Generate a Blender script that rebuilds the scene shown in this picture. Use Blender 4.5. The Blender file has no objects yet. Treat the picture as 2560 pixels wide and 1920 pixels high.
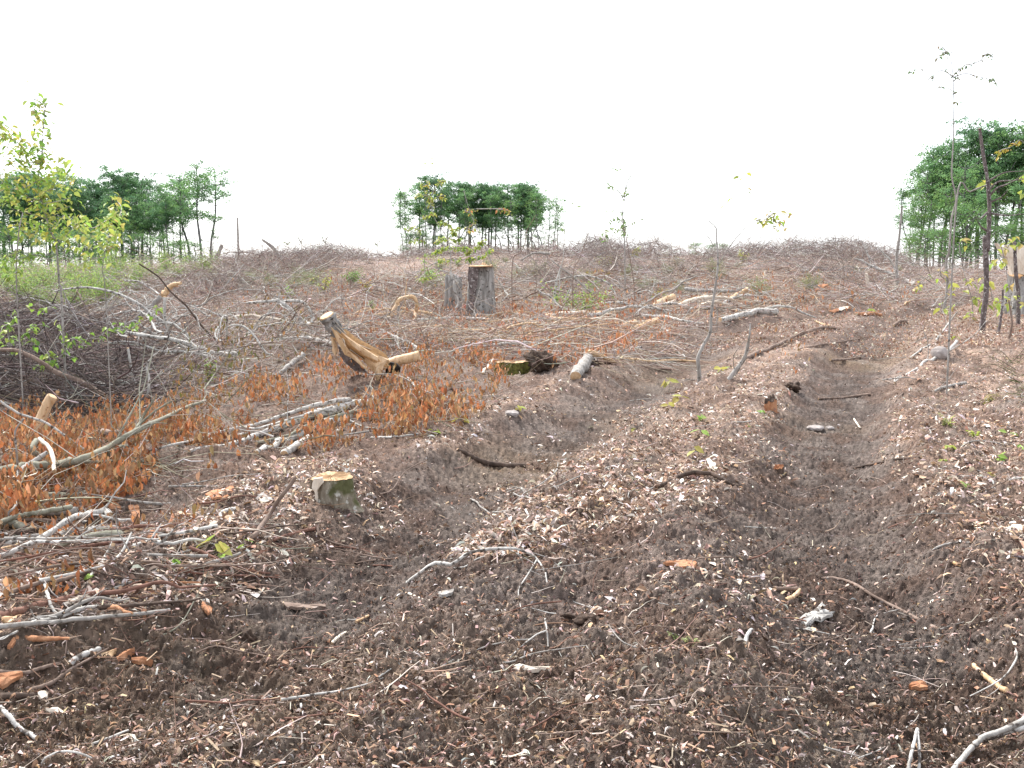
import bpy, math, random
import numpy as np
from mathutils import Vector
random.seed(7); R=np.random.default_rng(11)
# ---------------------------------------------------------------- camera, world, sun, exposure
sc=bpy.context.scene; col=sc.collection
EYE=1.6; PITCH=math.radians(-6.0); FPX=2546.0
cam=bpy.data.objects.new("camera",bpy.data.cameras.new("camera")); col.objects.link(cam)
cam.data.sensor_width=36; cam.data.lens=36*FPX/2560; cam.data.clip_end=5000; cam.data.clip_start=.05
cam.location=(0,0,EYE); cam.rotation_euler=(math.pi/2+PITCH,0,0); sc.camera=cam
w=bpy.data.worlds.new("World"); sc.world=w; w.use_nodes=True
nt=w.node_tree; bg=nt.nodes["Background"]; sky=nt.nodes.new("ShaderNodeTexSky"); sky.sky_type='NISHITA'
SUN_EL,SUN_AZ=math.radians(52),math.radians(-35)      # azimuth from +Y, negative = left
sky.sun_disc=False; sky.sun_elevation=SUN_EL; sky.sun_rotation=SUN_AZ; sky.dust_density=1.5; sky.air_density=1.0
hs=nt.nodes.new("ShaderNodeHueSaturation"); hs.inputs['Saturation'].default_value=.38
nt.links.new(sky.outputs[0],hs.inputs['Color']); mxs=nt.nodes.new("ShaderNodeMix"); mxs.data_type='RGBA'; mxs.inputs[0].default_value=.5; mxs.inputs[7].default_value=(5.6,5.8,6.1,1)   # overcast veil
nt.links.new(hs.outputs[0],mxs.inputs[6]); nt.links.new(mxs.outputs[2],bg.inputs[0]); bg.inputs[1].default_value=.135
sl=bpy.data.lights.new("sun","SUN"); so=bpy.data.objects.new("sun",sl); col.objects.link(so)
sl.energy=3.1; sl.angle=math.radians(7); sl.color=(1,.96,.9)
sd=Vector((math.sin(SUN_AZ)*math.cos(SUN_EL),math.cos(SUN_AZ)*math.cos(SUN_EL),math.sin(SUN_EL)))
so.rotation_euler=sd.to_track_quat('Z','Y').to_euler(); so.location=(0,0,50)
sc.view_settings.view_transform='Standard'; sc.view_settings.look='None'; sc.view_settings.gamma=1
sc.view_settings.exposure=1.3
try: sc.cycles.max_bounces=5; sc.cycles.diffuse_bounces=2; sc.cycles.transparent_max_bounces=4
except Exception: pass
# ---------------------------------------------------------------- noise and terrain
def _h(i,j,s):
    n=(i.astype(np.int64)*374761393+j.astype(np.int64)*668265263+s*1274126177)&0xffffffff
    n=((n^(n>>13))*1274126177)&0xffffffff; n=(n^(n>>16))&0xffffffff
    return n/4294967295.0
def vn(x,y,s=0):
    xi=np.floor(x);yi=np.floor(y);fx=x-xi;fy=y-yi
    fx=fx*fx*(3-2*fx);fy=fy*fy*(3-2*fy)
    a=_h(xi,yi,s);b=_h(xi+1,yi,s);c=_h(xi,yi+1,s);d=_h(xi+1,yi+1,s)
    return ((a+(b-a)*fx)*(1-fy)+(c+(d-c)*fx)*fy)*2-1
YT=[0,8,14,22,40,60,85]; ZT=[0,.1,.38,.8,1.75,2.5,3.1]
AX=(np.array([-2000,0,250,430,500,800,900,1100,1240,1500,1800,1930,1970,2212,4000])-1106)/2200
AZ=1.6+85*(598-12-np.array([600,588,584,572,556,556,548,545,552,550,550,552,580,596,600]))/2200
def macro(x,y):
    x=np.asarray(x,float);y=np.asarray(y,float)
    a=x/np.maximum(y,3.0)
    z=np.interp(y,YT,ZT); r=np.interp(a,AX,AZ)
    wgt=np.clip((y-26)/59,0,1); wgt=wgt*wgt*(3-2*wgt)
    z=z*(1-wgt)+r*wgt
    z=z+.25*vn(x/9,y/9,5)*np.clip((y-10)/20,0,1)*np.clip((75-y)/30,0.2,1)
    # hollow on the left behind the slash
    z=z-.35*np.exp(-(((x+5.2)/2.2)**2+((y-11.5)/2.5)**2))
    return z
CR=dict(A=(0,200),B=(640,380),C=(1240,380),D=(1860,100),E=(0,660),F=(640,700),G=(1240,660),H=(1860,560),I=(0,1150),J=(0,1395),
 K=(640,1150),L=(1240,1100),M=(1860,1000),N=(1860,1395),O=(940,1395))
KS=700/2212
def S(c,u,v):
    if c=='V': return u*1.15733,v*1.15733
    x0,y0=CR[c]; return x0+u*KS,y0+v*KS
def ray(px,py):
    cx=(px-1280)/FPX; cy=-(py-960)/FPX
    y=math.cos(PITCH)-cy*math.sin(PITCH); z=math.sin(PITCH)+cy*math.cos(PITCH)
    return cx/y,z/y
YY=np.geomspace(1.8,140,900)
def hit(px,py,h=0,fn=None):
    a,b=ray(px,py); fn=fn or ground
    d=EYE+b*YY-(fn(a*YY,YY)+h)
    k=np.argmax(d<0)
    if d[k]>=0: k=len(YY)-1
    k=max(k,1); t=d[k-1]/(d[k-1]-d[k]+1e-9); t=min(max(t,0),1); y=YY[k-1]*(1-t)+YY[k]*t
    return np.array([a*y,y,EYE+b*y])
def onplane(px,py,Y):
    a,b=ray(px,py); return np.array([a*Y,Y,EYE+b*Y])
def project(x,y,z):
    f=y*math.cos(PITCH)+(z-EYE)*math.sin(PITCH); u=-y*math.sin(PITCH)+(z-EYE)*math.cos(PITCH)
    f=np.maximum(f,.01)
    return (1280+FPX*x/f)/1.15733,(960-FPX*u/f)/1.15733      # overview px
RUTS=[[(-400,1640),(150,1500),(480,1400),(760,1230),(950,1090),(1120,985),(1330,870),(1470,790),(1570,715),(1760,690),(1900,665)],
      [(2050,1900),(1960,1500),(1830,1300),(1770,1150),(1790,1020),(1800,900),(1840,820),(1890,740),(1960,690),(2080,650),(2190,630)]]
def seg(pts,n):
    pts=np.array(pts,float); P=[]
    for i in range(len(pts)-1):
        p0=pts[max(i-1,0)];p1=pts[i];p2=pts[i+1];p3=pts[min(i+2,len(pts)-1)]
        for k in range(n):
            t=k/n;P.append(.5*((2*p1)+(-p0+p2)*t+(2*p0-5*p1+4*p2-p3)*t*t+(-p0+3*p1-3*p2+p3)*t**3))
    P.append(pts[-1]); return np.array(P)
RW=[]
for r in RUTS: RW.append(seg([hit(a*1.15733,b*1.15733,fn=macro)[:2] for a,b in r],8))
def rutd(x,y):
    out=np.full(np.shape(x),9.0); side=np.zeros(np.shape(x))
    m=(np.abs(x)<14)&(y<30)&(y>1)
    xs=x[m];ys=y[m]; best=np.full(xs.shape,9.0); al=np.zeros(xs.shape)
    for W in RW:
        L=0
        for i in range(len(W)-1):
            p,q=W[i],W[i+1];d=q-p;l2=d@d+1e-9;t=np.clip(((xs-p[0])*d[0]+(ys-p[1])*d[1])/l2,0,1)
            dd=np.hypot(xs-p[0]-t*d[0],ys-p[1]-t*d[1]); b=dd<best
            best=np.where(b,dd,best); al=np.where(b,L+t*math.sqrt(l2),al); L+=math.sqrt(l2)
    out[m]=best; side[m]=al
    return out,side
def ground(x,y,fine=False):
    x=np.asarray(x,float);y=np.asarray(y,float);sh=x.shape;x=np.atleast_1d(x);y=np.atleast_1d(y)
    z=macro(x,y); rd,al=rutd(x,y)
    inr=np.exp(-(rd/.50)**4); z=z-.15*inr+.06*np.exp(-((rd-.85)/.3)**2)
    nr=np.clip((60-y)/50,.15,1)
    z=z+nr*(.055*vn(x/.9,y/.9,1)+.035*vn(x/.37,y/.37,2)*(1-.5*inr))
    c=vn(x/.16,y/.16,3)*.5+.5; c2=np.abs(vn(x/.28+.5*vn(x/.2,y/.2,13),y/.24,12)); z=z+nr*(.05*c*c+.055*c2)*(1-.6*inr)+inr*.030*np.sin(al*14+6*rd+3*vn(x/.5,y/.5,15))*(.5+.5*vn(x/.6,y/.6,16))
    if fine:
        f=np.clip((22-y)/16,0,1)
        q=vn(x/.075+.6*vn(x/.05,y/.05,9),y/.075,4)
        q2=vn(x/.13+.4*q,y/.11,14); z=z+f*(.022*np.abs(q)*(1-.35*inr)+.030*np.clip(q2,0,1)**2+.022*np.abs(vn(x/.041+q,y/.034,6))+.014*vn(x/.019,y/.017,7)+.007*vn(x/.009,y/.009,17))
        z=z+f*inr*.018*vn(x/.3+3*y,y/.05,8)*.5
    return z.reshape(sh) if sh else float(z[0])
# ---------------------------------------------------------------- materials
def newmat(name,rough=.85):
    m=bpy.data.materials.new(name); m.use_nodes=True; b=m.node_tree.nodes['Principled BSDF']
    b.inputs['Roughness'].default_value=rough; b.inputs['Specular IOR Level'].default_value=.25
    return m,m.node_tree,b
def barkmat(name,c1,c2,scale=9,spots=None,amt=.55,bump=.4,moss=0,stretch=(1,1,.35),rough=.85):
    m,t,b=newmat(name,rough); N=t.nodes.new; L=t.links.new
    tc=N('ShaderNodeTexCoord'); mp=N('ShaderNodeMapping'); mp.inputs['Scale'].default_value=stretch; L(tc.outputs['Object'],mp.inputs[0])
    n=N('ShaderNodeTexNoise'); n.inputs['Scale'].default_value=scale; n.inputs['Detail'].default_value=6; n.inputs['Roughness'].default_value=.7; L(mp.outputs[0],n.inputs[0])
    r=N('ShaderNodeValToRGB'); r.color_ramp.elements[0].position=.36; r.color_ramp.elements[1].position=.64
    r.color_ramp.elements[0].color=(*c1,1); r.color_ramp.elements[1].color=(*c2,1); L(n.outputs['Fac'],r.inputs[0])
    out=r.outputs[0]
    def over(colr,sc_,lo,hi,src):
        k=N('ShaderNodeTexNoise'); k.inputs['Scale'].default_value=sc_; k.inputs['Detail'].default_value=4; L(tc.outputs['Object'],k.inputs[0])
        rr=N('ShaderNodeMapRange'); rr.inputs[1].default_value=lo; rr.inputs[2].default_value=hi; L(k.outputs['Fac'],rr.inputs[0])
        mx=N('ShaderNodeMix'); mx.data_type='RGBA'; L(rr.outputs[0],mx.inputs[0]); L(src,mx.inputs[6]); mx.inputs[7].default_value=(*colr,1); return mx.outputs[2]
    if spots: out=over(spots,scale*1.7,amt,amt+.06,out)
    if moss: out=over((.10,.10,.045),6.5,.52-moss*.2,.62-moss*.2,out)
    L(out,b.inputs['Base Color'])
    bp=N('ShaderNodeBump'); bp.inputs['Strength'].default_value=bump; bp.inputs['Distance'].default_value=.02; L(n.outputs['Fac'],bp.inputs['Height']); L(bp.outputs[0],b.inputs['Normal'])
    return m
M={}
M['birch']=barkmat('white_bark',(.27,.255,.235),(.62,.60,.57),13,(.10,.085,.075),.565)
M['grey']=barkmat('grey_bark',(.19,.17,.15),(.40,.38,.36),14,(.09,.08,.07),.6)
M['green']=barkmat('green_grey_bark',(.15,.145,.11),(.30,.29,.23),12,(.38,.37,.33),.64)
M['brown']=barkmat('brown_bark',(.13,.09,.07),(.27,.2,.165),14,(.38,.32,.28),.66)
M['red']=barkmat('red_brown_bark',(.11,.055,.04),(.23,.12,.09),14)
M['dark']=barkmat('dark_soiled_bark',(.04,.028,.022),(.13,.09,.07),14)
M['peel']=barkmat('peeled_wood',(.42,.26,.13),(.70,.51,.33),12,(.28,.14,.07),.60,.5,stretch=(1,1,.15),rough=.6)
M['cut']=barkmat('cut_wood',(.38,.24,.13),(.62,.45,.29),16,None,.5,.2,stretch=(1,.2,1))
M['white']=barkmat('white_splintered_wood',(.55,.47,.38),(.8,.72,.62),12,stretch=(1,1,.2))
M['plank']=barkmat('orange_inner_bark',(.30,.125,.06),(.48,.25,.14),14,bump=.8)
M['stump']=barkmat('mossy_stump_bark',(.13,.10,.07),(.33,.29,.23),12,(.45,.43,.38),.57,1.0,moss=.12)
M['tallstump']=barkmat('grey_fissured_bark',(.13,.12,.11),(.40,.385,.37),9,(.05,.045,.04),.6,1.0,stretch=(1,1,.25))
M['moss']=barkmat('moss',(.05,.055,.015),(.20,.19,.05),20,(.10,.07,.03),.6,1.0,stretch=(1,1,1))
M['snag']=barkmat('mottled_dark_bark',(.06,.045,.043),(.20,.165,.16),16,(.36,.34,.33),.58,.8,stretch=(1,1,.7))
M['stone']=barkmat('stone',(.20,.175,.165),(.40,.36,.345),6,None,.5,.3,stretch=(1,1,1))
M['trunk']=barkmat('far_trunk_bark',(.09,.085,.085),(.22,.21,.21),2,stretch=(1,1,.3))
M['hollow']=barkmat('hollow_shade',(.008,.006,.005),(.02,.015,.012),6)  # near-black colour, shade of the log's hole painted in
M['soilclod']=barkmat('root_soil',(.03,.02,.015),(.12,.08,.06),25,None,.5,1,stretch=(1,1,1))
def attrmat(name,rough=.8,trans=0,vary=.25,bump=0,scale=40):
    m,t,b=newmat(name,rough); N=t.nodes.new; L=t.links.new
    a=N('ShaderNodeAttribute'); a.attribute_name='tone'
    tc=N('ShaderNodeTexCoord'); n=N('ShaderNodeTexNoise'); n.inputs['Scale'].default_value=scale; n.inputs['Detail'].default_value=3; L(tc.outputs['Object'],n.inputs[0])
    r=N('ShaderNodeMapRange'); r.inputs[1].default_value=.3; r.inputs[2].default_value=.7; r.inputs[3].default_value=1-vary; r.inputs[4].default_value=1+vary; L(n.outputs['Fac'],r.inputs[0])
    mx=N('ShaderNodeVectorMath'); mx.operation='SCALE'; L(a.outputs['Color'],mx.inputs[0]); L(r.outputs[0],mx.inputs['Scale'])
    L(mx.outputs[0],b.inputs['Base Color'])
    if bump:
        n2=N('ShaderNodeTexNoise'); n2.inputs['Scale'].default_value=scale*1.6; n2.inputs['Detail'].default_value=8; n2.inputs['Roughness'].default_value=.75; L(tc.outputs['Object'],n2.inputs[0])
        bp=N('ShaderNodeBump'); bp.inputs['Strength'].default_value=bump; bp.inputs['Distance'].default_value=.03; L(n2.outputs['Fac'],bp.inputs['Height']); L(bp.outputs[0],b.inputs['Normal'])
    if trans:
        tr=N('ShaderNodeBsdfTranslucent'); ms=N('ShaderNodeMixShader'); ms.inputs[0].default_value=trans; L(mx.outputs[0],tr.inputs[0])
        L(b.outputs[0],ms.inputs[1]); L(tr.outputs[0],ms.inputs[2]); L(ms.outputs[0],t.nodes['Material Output'].inputs[0])
    return m
M['soil']=attrmat('forest_soil',.9,0,.42,1.0,34); M['litter']=attrmat('litter',.75,0,.15); M['leaf']=attrmat('green_leaf',.5,.38,.15,scale=12); M['dryleaf']=attrmat('dry_leaf',.7,.2,.2,scale=30)
M['grain']=attrmat('split_wood_grain',.6,0,.22,.5,30); M['twig']=attrmat('twig_bark',.85,0,.3,scale=10); M['crown']=attrmat('tree_foliage',.6,.42,.25,scale=.6)
# ---------------------------------------------------------------- mesh helpers
def tag(o,label=None,cat=None,group=None,kind=None):
    for k,v in (('label',label),('category',cat),('group',group),('kind',kind)):
        if v: o[k]=v
    return o
def meshdata(name,V,F,mats,tone=None,midx=None,smooth=True):
    """V (n,3); F list of int arrays (m,k)"""
    me=bpy.data.meshes.new(name); V=np.asarray(V,np.float32)
    F=[np.asarray(f,np.int32) for f in F if len(f)]
    me.vertices.add(len(V)); me.vertices.foreach_set('co',V.ravel())
    lv=np.concatenate([f.ravel() for f in F]); tot=np.concatenate([np.full(len(f),f.shape[1],np.int32) for f in F])
    st=np.concatenate([[0],np.cumsum(tot)[:-1]]).astype(np.int32)
    me.loops.add(len(lv)); me.loops.foreach_set('vertex_index',lv); me.polygons.add(len(tot)); me.polygons.foreach_set('loop_start',st)
    me.polygons.foreach_set('use_smooth',np.full(len(tot),smooth))
    if midx is not None: me.polygons.foreach_set('material_index',np.asarray(midx,np.int32))
    for m in mats: me.materials.append(M[m] if isinstance(m,str) else m)
    me.update(calc_edges=True)
    if tone is not None:
        at=me.attributes.new('tone','FLOAT_COLOR','POINT'); c=np.ones((len(V),4),np.float32); c[:,:3]=tone; at.data.foreach_set('color',c.ravel())
    return me
def mk(name,me,parent=None,loc=(0,0,0)):
    o=bpy.data.objects.new(name,me); col.objects.link(o); o.location=loc
    if parent: o.parent=parent
    return o
def empty(name,loc): return mk(name,None,None,loc)
def frames(P):
    T=np.gradient(P,axis=0); T/=np.linalg.norm(T,axis=1,keepdims=True)+1e-9
    ref=np.array([0,0,1.]) if abs(T[:,2]).mean()<.8 else np.array([0,1.,0])
    U=np.cross(T,ref); U/=np.linalg.norm(U,axis=1,keepdims=True)+1e-9; W=np.cross(U,T); return T,U,W
class MB:
    def __init__(s): s.V=[];s.F4=[];s.F3=[];s.m4=[];s.m3=[];s.n=0
    def tube(s,P,r,sides=8,mi=0,cap=1,rough=.12,flat=1.0):
        P=np.asarray(P,float); r=np.asarray(r,float)*np.ones(len(P)); T,U,W=frames(P)
        a=np.linspace(0,2*math.pi,sides,endpoint=False)
        rr=r[:,None]*(1+rough*R.uniform(-1,1,(len(P),sides))*.7+rough*R.uniform(-1,1,(len(P),1)))
        V=P[:,None,:]+rr[...,None]*(np.cos(a)[None,:,None]*U[:,None,:]+flat*np.sin(a)[None,:,None]*W[:,None,:])
        n0=s.n; s.V.append(V.reshape(-1,3)); s.n+=len(P)*sides
        i=np.arange(len(P)-1)[:,None]*sides; j=np.arange(sides)[None,:]; k=(j+1)%sides
        q=np.stack([i+j,i+k,i+sides+k,i+sides+j],-1).reshape(-1,4)+n0; s.F4.append(q); s.m4+= [mi]*len(q)
        if cap is not None:
            for e,sg in ((0,1),(len(P)-1,-1)):
                # separate rim so that the cut end stays crisp
                rim=V[e]; s.V.append(rim); s.V.append((P[e]-sg*T[e]*r[e]*.08)[None]); b=s.n; s.n+=sides+1
                f=np.stack([b+j[0],np.full(sides,b+sides),b+k[0]] if sg>0 else [b+k[0],np.full(sides,b+sides),b+j[0]],-1); s.F3.append(f); s.m3+=[cap]*sides
    def build(s,name,mats,origin=None,parent=None,loc=None):
        V=np.concatenate(s.V); o=np.zeros(3) if origin is None else np.asarray(origin)
        F=[];mi=[]
        if s.F4: F.append(np.concatenate(s.F4)); mi+=s.m4
        if s.F3: F.append(np.concatenate(s.F3)); mi+=s.m3
        me=meshdata(name,V-o,F,mats,midx=mi)
        return mk(name,me,parent,o if parent is None and loc is None else (loc or (0,0,0)))
def rotmats(d,roll):
    """columns: side, length d, normal"""
    d=d/(np.linalg.norm(d,axis=1,keepdims=True)+1e-9)
    ref=np.where(np.abs(d[:,2:3])>.9,np.array([[1.,0,0]]),np.array([[0,0,1.]]))
    s_=np.cross(d,ref); s_/=np.linalg.norm(s_,axis=1,keepdims=True); n=np.cross(s_,d)
    c,si=np.cos(roll)[:,None],np.sin(roll)[:,None]
    return np.stack([s_*c+n*si,d,-s_*si+n*c],2)
LEAF=(np.array([[0,0,0],[-.30,.33,.09],[.30,.33,.09],[0,.36,0],[-.26,.68,.05],[.26,.68,.05],[0,.7,-.03],[0,1.05,-.16]]),
      np.array([[0,3,1,1],[0,2,3,3]]),)
def leafT(curl=1.0,width=1.0):
    v=np.array([[0,0,0],[-.30*width,.33,.09*curl],[.30*width,.33,.09*curl],[0,.36,0],[-.25*width,.68,.03*curl],[.25*width,.68,.05*curl],[0,.7,-.05*curl],[0,1.05,-.22*curl]])
    return v,np.array([[0,3,1],[0,2,3],[4,6,7],[6,5,7]]),np.array([[1,3,6,4],[3,2,5,6]])
CHIP=(np.array([[-.5,-.5,0],[.5,-.42,.05],[.55,.0,.18],[-.45,.05,.12],[.3,.5,.02],[-.4,.55,0]]),np.zeros((0,3),int),np.array([[0,1,2,3],[3,2,4,5]]))
SPL=(np.array([[-.5,-.5,0],[.4,-.5,0],[.5,.3,.3],[-.4,.35,.3],[0,.5,0]]),np.array([[3,2,4]]),np.array([[0,1,2,3]]))
SH1=(np.array([[-.5,-.5,0],[.1,-.62,.04],[.5,-.2,.1],[.3,.35,.16],[-.15,.6,.05],[-.45,.15,.12]]),np.zeros((0,3),int),np.array([[0,1,2,3],[0,3,4,5]]))
SH2=(np.array([[-.5,-.5,0],[.35,-.45,0],[.5,.1,.25],[-.3,.2,.22],[.15,.75,.05]]),np.array([[3,2,4]]),np.array([[0,1,2,3]]))
def scatterdata(name,T,pos,d,roll,size,aspect,colr,mat):
    tv,t3,t4=T; n=len(pos); k=len(tv); Rm=rotmats(d,roll)
    loc=tv[None]*np.stack([size*aspect,size,size],1)[:,None,:]
    V=np.einsum('nij,nkj->nki',Rm,loc)+pos[:,None,:]
    off=(np.arange(n)*k)[:,None,None]; F=[]
    if len(t3): F.append((t3[None]+off).reshape(-1,3))
    if len(t4): F.append((t4[None]+off).reshape(-1,4))
    return meshdata(name,V.reshape(-1,3),F,[mat],tone=np.repeat(colr,k,0),smooth=False)
def pal(cols,n,p=None,jit=.18):
    c=np.array(cols)[R.choice(len(cols),n,p=p)]; return np.clip(c*(1+R.normal(0,jit,(n,1)))*(1+R.normal(0,.05,(n,3))),.004,.9)
def twigsdata(name,P0,d,L,r,colr,K=5,curve=.35,droop=0.0,clampfn=None):
    n=len(P0); d=d/np.linalg.norm(d,axis=1,keepdims=True); P=[P0]; cur=d.copy(); c0=R.normal(0,curve,(n,3))
    for i in range(K-1):
        cur=cur+c0*.3+R.normal(0,curve*.5,(n,3)); cur[:,2]-=droop; cur/=np.linalg.norm(cur,axis=1,keepdims=True); P.append(P[-1]+cur*(L/(K-1))[:,None])
    P=np.stack(P,1)
    if clampfn is not None: P[...,2]=np.maximum(P[...,2],clampfn(P[...,0],P[...,1])+.005)
    T=d[:,None,:]; U=np.cross(d,np.array([[.1,.2,1.]])); U/=np.linalg.norm(U,axis=1,keepdims=True)+1e-9; W=np.cross(U,d)
    a=np.array([0,2.094,4.189]); taper=np.linspace(1,.35,K)
    rr=(r[:,None]*taper[None])[:,:,None,None]
    V=P[:,:,None,:]+rr*(np.cos(a)[None,None,:,None]*U[:,None,None,:]+np.sin(a)[None,None,:,None]*W[:,None,None,:])
    F=[]
    for i in range(K-1):
        for j in range(3):
            k2=(j+1)%3; F.append([i*3+j,i*3+k2,i*3+3+k2,i*3+3+j])
    F=(np.array(F)[None]+(np.arange(n)*K*3)[:,None,None]).reshape(-1,4)
    return meshdata(name,V.reshape(-1,3),[F],['twig'],tone=np.repeat(colr,K*3,0)),P
def inpoly(x,y,poly):
    c=np.zeros(np.shape(x),bool); n=len(poly)
    for i in range(n):
        x1,y1=poly[i];x2,y2=poly[(i+1)%n]
        c^=((y1>y)!=(y2>y))&(x<(x2-x1)*(y-y1)/(y2-y1+1e-9)+x1)
    return c
# ---------------------------------------------------------------- ground sheet
def zones(x,y,z):
    u,v=project(x,y,z); rd,al=rutd(x,y)
    wob=.25*vn(x/.6,y/.6,21)
    bare=np.exp(-(rd/(.66+wob*.5))**4)
    fore=inpoly(u+60*vn(x/.5,y/.5,22),v+25*vn(x/.5,y/.5,23),[(-800,1380),(250,1400),(560,1270),(760,1150),(900,1080),(1000,1200),(1250,1230),(1600,1000),(1700,1000),(1800,1250),(2050,1350),(2500,1250),(3000,2500),(-1500,2500)])
    bare=np.maximum(bare,fore*.85)
    return u,v,np.clip(bare,0,1)
BANK=[[(900,1150),(1100,1050),(1290,905),(1500,800),(1700,735),(1770,760),(1700,870),(1650,950),(1750,1010),(1600,1040),(1400,1120),(1150,1190),(950,1210)],[(1950,720),(2150,640),(2700,620),(2700,1300),(2080,1180),(1930,1020),(1900,820)],
 [(300,1180),(560,990),(820,1000),(860,1110),(720,1210),(420,1300),(-300,1450),(-300,1250)],[(1050,860),(1280,800),(1420,800),(1150,960),(950,990),(900,960)],[(1100,1400),(1600,1150),(1750,1300),(1500,1700),(900,1700)]]
def bank(u,v,b,X,Y):
    k=np.zeros(X.shape); j=45*vn(X/.45,Y/.45,71)*np.clip(8/Y,.4,1.5)
    for i,p in enumerate(BANK): k=np.maximum(k,inpoly(u+j,v+j*.5,p)*[1,.9,.8,.8,.22][i])
    return k*np.clip(.7+.8*vn(X/.35,Y/.35,72),.2,1)*(1-.6*b)
rows=[1.2]
while rows[-1]<1500:
    y=rows[-1]; st=y*y/(1018*1.6)*.7
    if y>20: st=min(st,.30+ (y-20)*.02)
    rows.append(y+max(st,.004 if y<4 else .006))
rows=np.array(rows); a_=np.concatenate([np.linspace(-3,-.665,60),np.linspace(-.66,.66,1350),np.linspace(.665,3,60)])
AA,RR=np.meshgrid(a_,rows); gx=(AA*RR).ravel(); gy=RR.ravel(); gz=ground(gx,gy,True)
near=np.where(gy>120)[0]
nr_,nc_=len(rows),len(a_)
ii=(np.arange(nr_-1)[:,None]*nc_+np.arange(nc_-1)[None,:]).ravel(); Fg=np.stack([ii,ii+1,ii+nc_+1,ii+nc_],1)
u,v,bare=zones(gx,gy,gz)
n1=vn(gx/.5,gy/.5,31)*.5+.5; n2=vn(gx/.06,gy/.06,32)*.5+.5; n3=vn(gx/.02,gy/.02,33)*.5+.5; n4=vn(gx/1.7,gy/1.7,34)*.5+.5
soilA=np.array([.076,.055,.047]); soilB=np.array([.150,.122,.110]); soilC=np.array([.19,.135,.085]); red=np.array([.15,.085,.055])
t=np.clip(.15+.55*n1+.35*n3-.2,0,1)[:,None]; cg=soilA*(1-t)+soilB*t
t=(np.clip(n4*1.6-.85,0,1)*bare)[:,None]; cg=cg*(1-t)+soilC*t
t=((1-bare)*.55*n2)[:,None]; cg=cg*(1-t)+red*t
t=(bank(u,v,bare,gx,gy)*.75*np.clip(n2+.2,0,1))[:,None]; cg=cg*(1-t)+np.array([.30,.22,.175])*t
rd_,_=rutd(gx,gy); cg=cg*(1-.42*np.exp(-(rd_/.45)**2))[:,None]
cg*= (.95+.75*n3+.32*n2)[:,None]*np.array([1.03,1,.97])
n5=vn(gx/.22+.8*n1,gy/.22,35); n6=vn(gx/.09,gy/.09,36); t=np.clip(n5*1.1-.15,0,.4)[:,None]; cg=cg*(1-t)+np.array([.24,.20,.175])*(.7+.5*n3[:,None])*t
t=np.clip(-n5*1.3-.1+.4*n6,0,.7)[:,None]; cg=cg*(1-t)+np.array([.13,.083,.062])*(.7+.5*n3[:,None])*t
far=np.clip((gy-14)/22,0,1)[:,None]; cg=cg*(1-far)+np.array([.235,.17,.14])*(.7+.5*n1[:,None])*far
gcl=np.clip((gy-90)/10,0,1)[:,None]; cg=cg*(1-gcl)+np.array([.05,.07,.025])*gcl
nb=len(gx)   # coarse sheet behind the camera
bx,by=np.meshgrid(np.linspace(-60,60,61),np.linspace(-60,1.25,30)); bz=macro(bx,by)-.02
m1=(np.abs(bx)<0)
jj=(np.arange(29)[:,None]*61+np.arange(60)[None,:]).ravel()+nb
V=np.concatenate([np.stack([gx,gy,gz],1),np.stack([bx.ravel(),by.ravel(),bz.ravel()],1)])
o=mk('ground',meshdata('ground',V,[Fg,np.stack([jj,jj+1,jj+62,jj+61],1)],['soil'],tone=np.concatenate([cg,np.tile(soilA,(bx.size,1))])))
tag(o,'churned dark forest soil with two wheel ruts climbing to the ridge','ground',kind='structure')
# ---------------------------------------------------------------- sampling positions on the ground
def samp(n,v0,v1,amax=.72,ymin=2.2,ymax=95):
    """distances whose density follows how large the ground is seen"""
    y=np.geomspace(ymin,ymax,3000); _,vv=project(0*y,y,macro(0*y,y)); 
    w_=np.clip(-np.gradient(vv),0,None)+.12*np.gradient(np.log(y))*60*0+.02
    w_=w_*((vv<=v1)&(vv>=v0)); c=np.cumsum(w_)/w_.sum(); yy=np.interp(R.random(n),c,y)
    a=R.uniform(-amax,amax,n); return a*yy,yy
def sampoly(n,poly,h=0):
    xs=[p[0] for p in poly];ys=[p[1] for p in poly]; out=[]
    X,Y=samp(int(n*6),min(ys)-20,max(ys)+20); u,v=project(X,Y,ground(X,Y)); k=inpoly(u,v,poly); X,Y=X[k][:n],Y[k][:n]; return X,Y
# ---------------------------------------------------------------- litter
def litter(name,label,n,v0,v1,cols,p,smin,smax,T,asp,keep,tilt=.5,lift=.004,pxmin=.9,mat='litter'):
    if T is CHIP:
        for q,(T2,f,a2) in enumerate(((SH1,.32,(.3,.8)),(SH2,.28,(.15,.45)),(leafT(2.2,.8),.4,(.4,.9)))): litter(name+('','_shards','_leaf_scraps')[q],label+(', angular bits',', long shards',', curled scraps')[q],int(n*f),v0,v1,cols,p,smin,smax*(1,1.3,1.25)[q],T2,a2,keep,tilt,lift,pxmin,mat)
        return
    X,Y=samp(n,v0,v1); Z=ground(X,Y,True); u,v,b=zones(X,Y,Z); k=R.random(n)<keep(u,v,b,X,Y); X,Y,Z=X[k],Y[k],Z[k]; n=len(X)
    sz=R.uniform(0,1,n)**3.0*(smax-smin)+smin; sz=np.maximum(sz,Y*pxmin/1018)
    th=R.uniform(0,2*math.pi,n); d=np.stack([np.cos(th),np.sin(th),R.normal(0,tilt,n)],1)
    me=scatterdata(name,T,np.stack([X,Y,Z+lift+R.uniform(-.3,.45,n)*sz*.6],1),d,R.normal(0,tilt,n),sz,R.uniform(asp[0],asp[1],n),pal(cols,n,p),M[mat])
    return tag(mk(name,me),label,'litter',kind='stuff')
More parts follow.
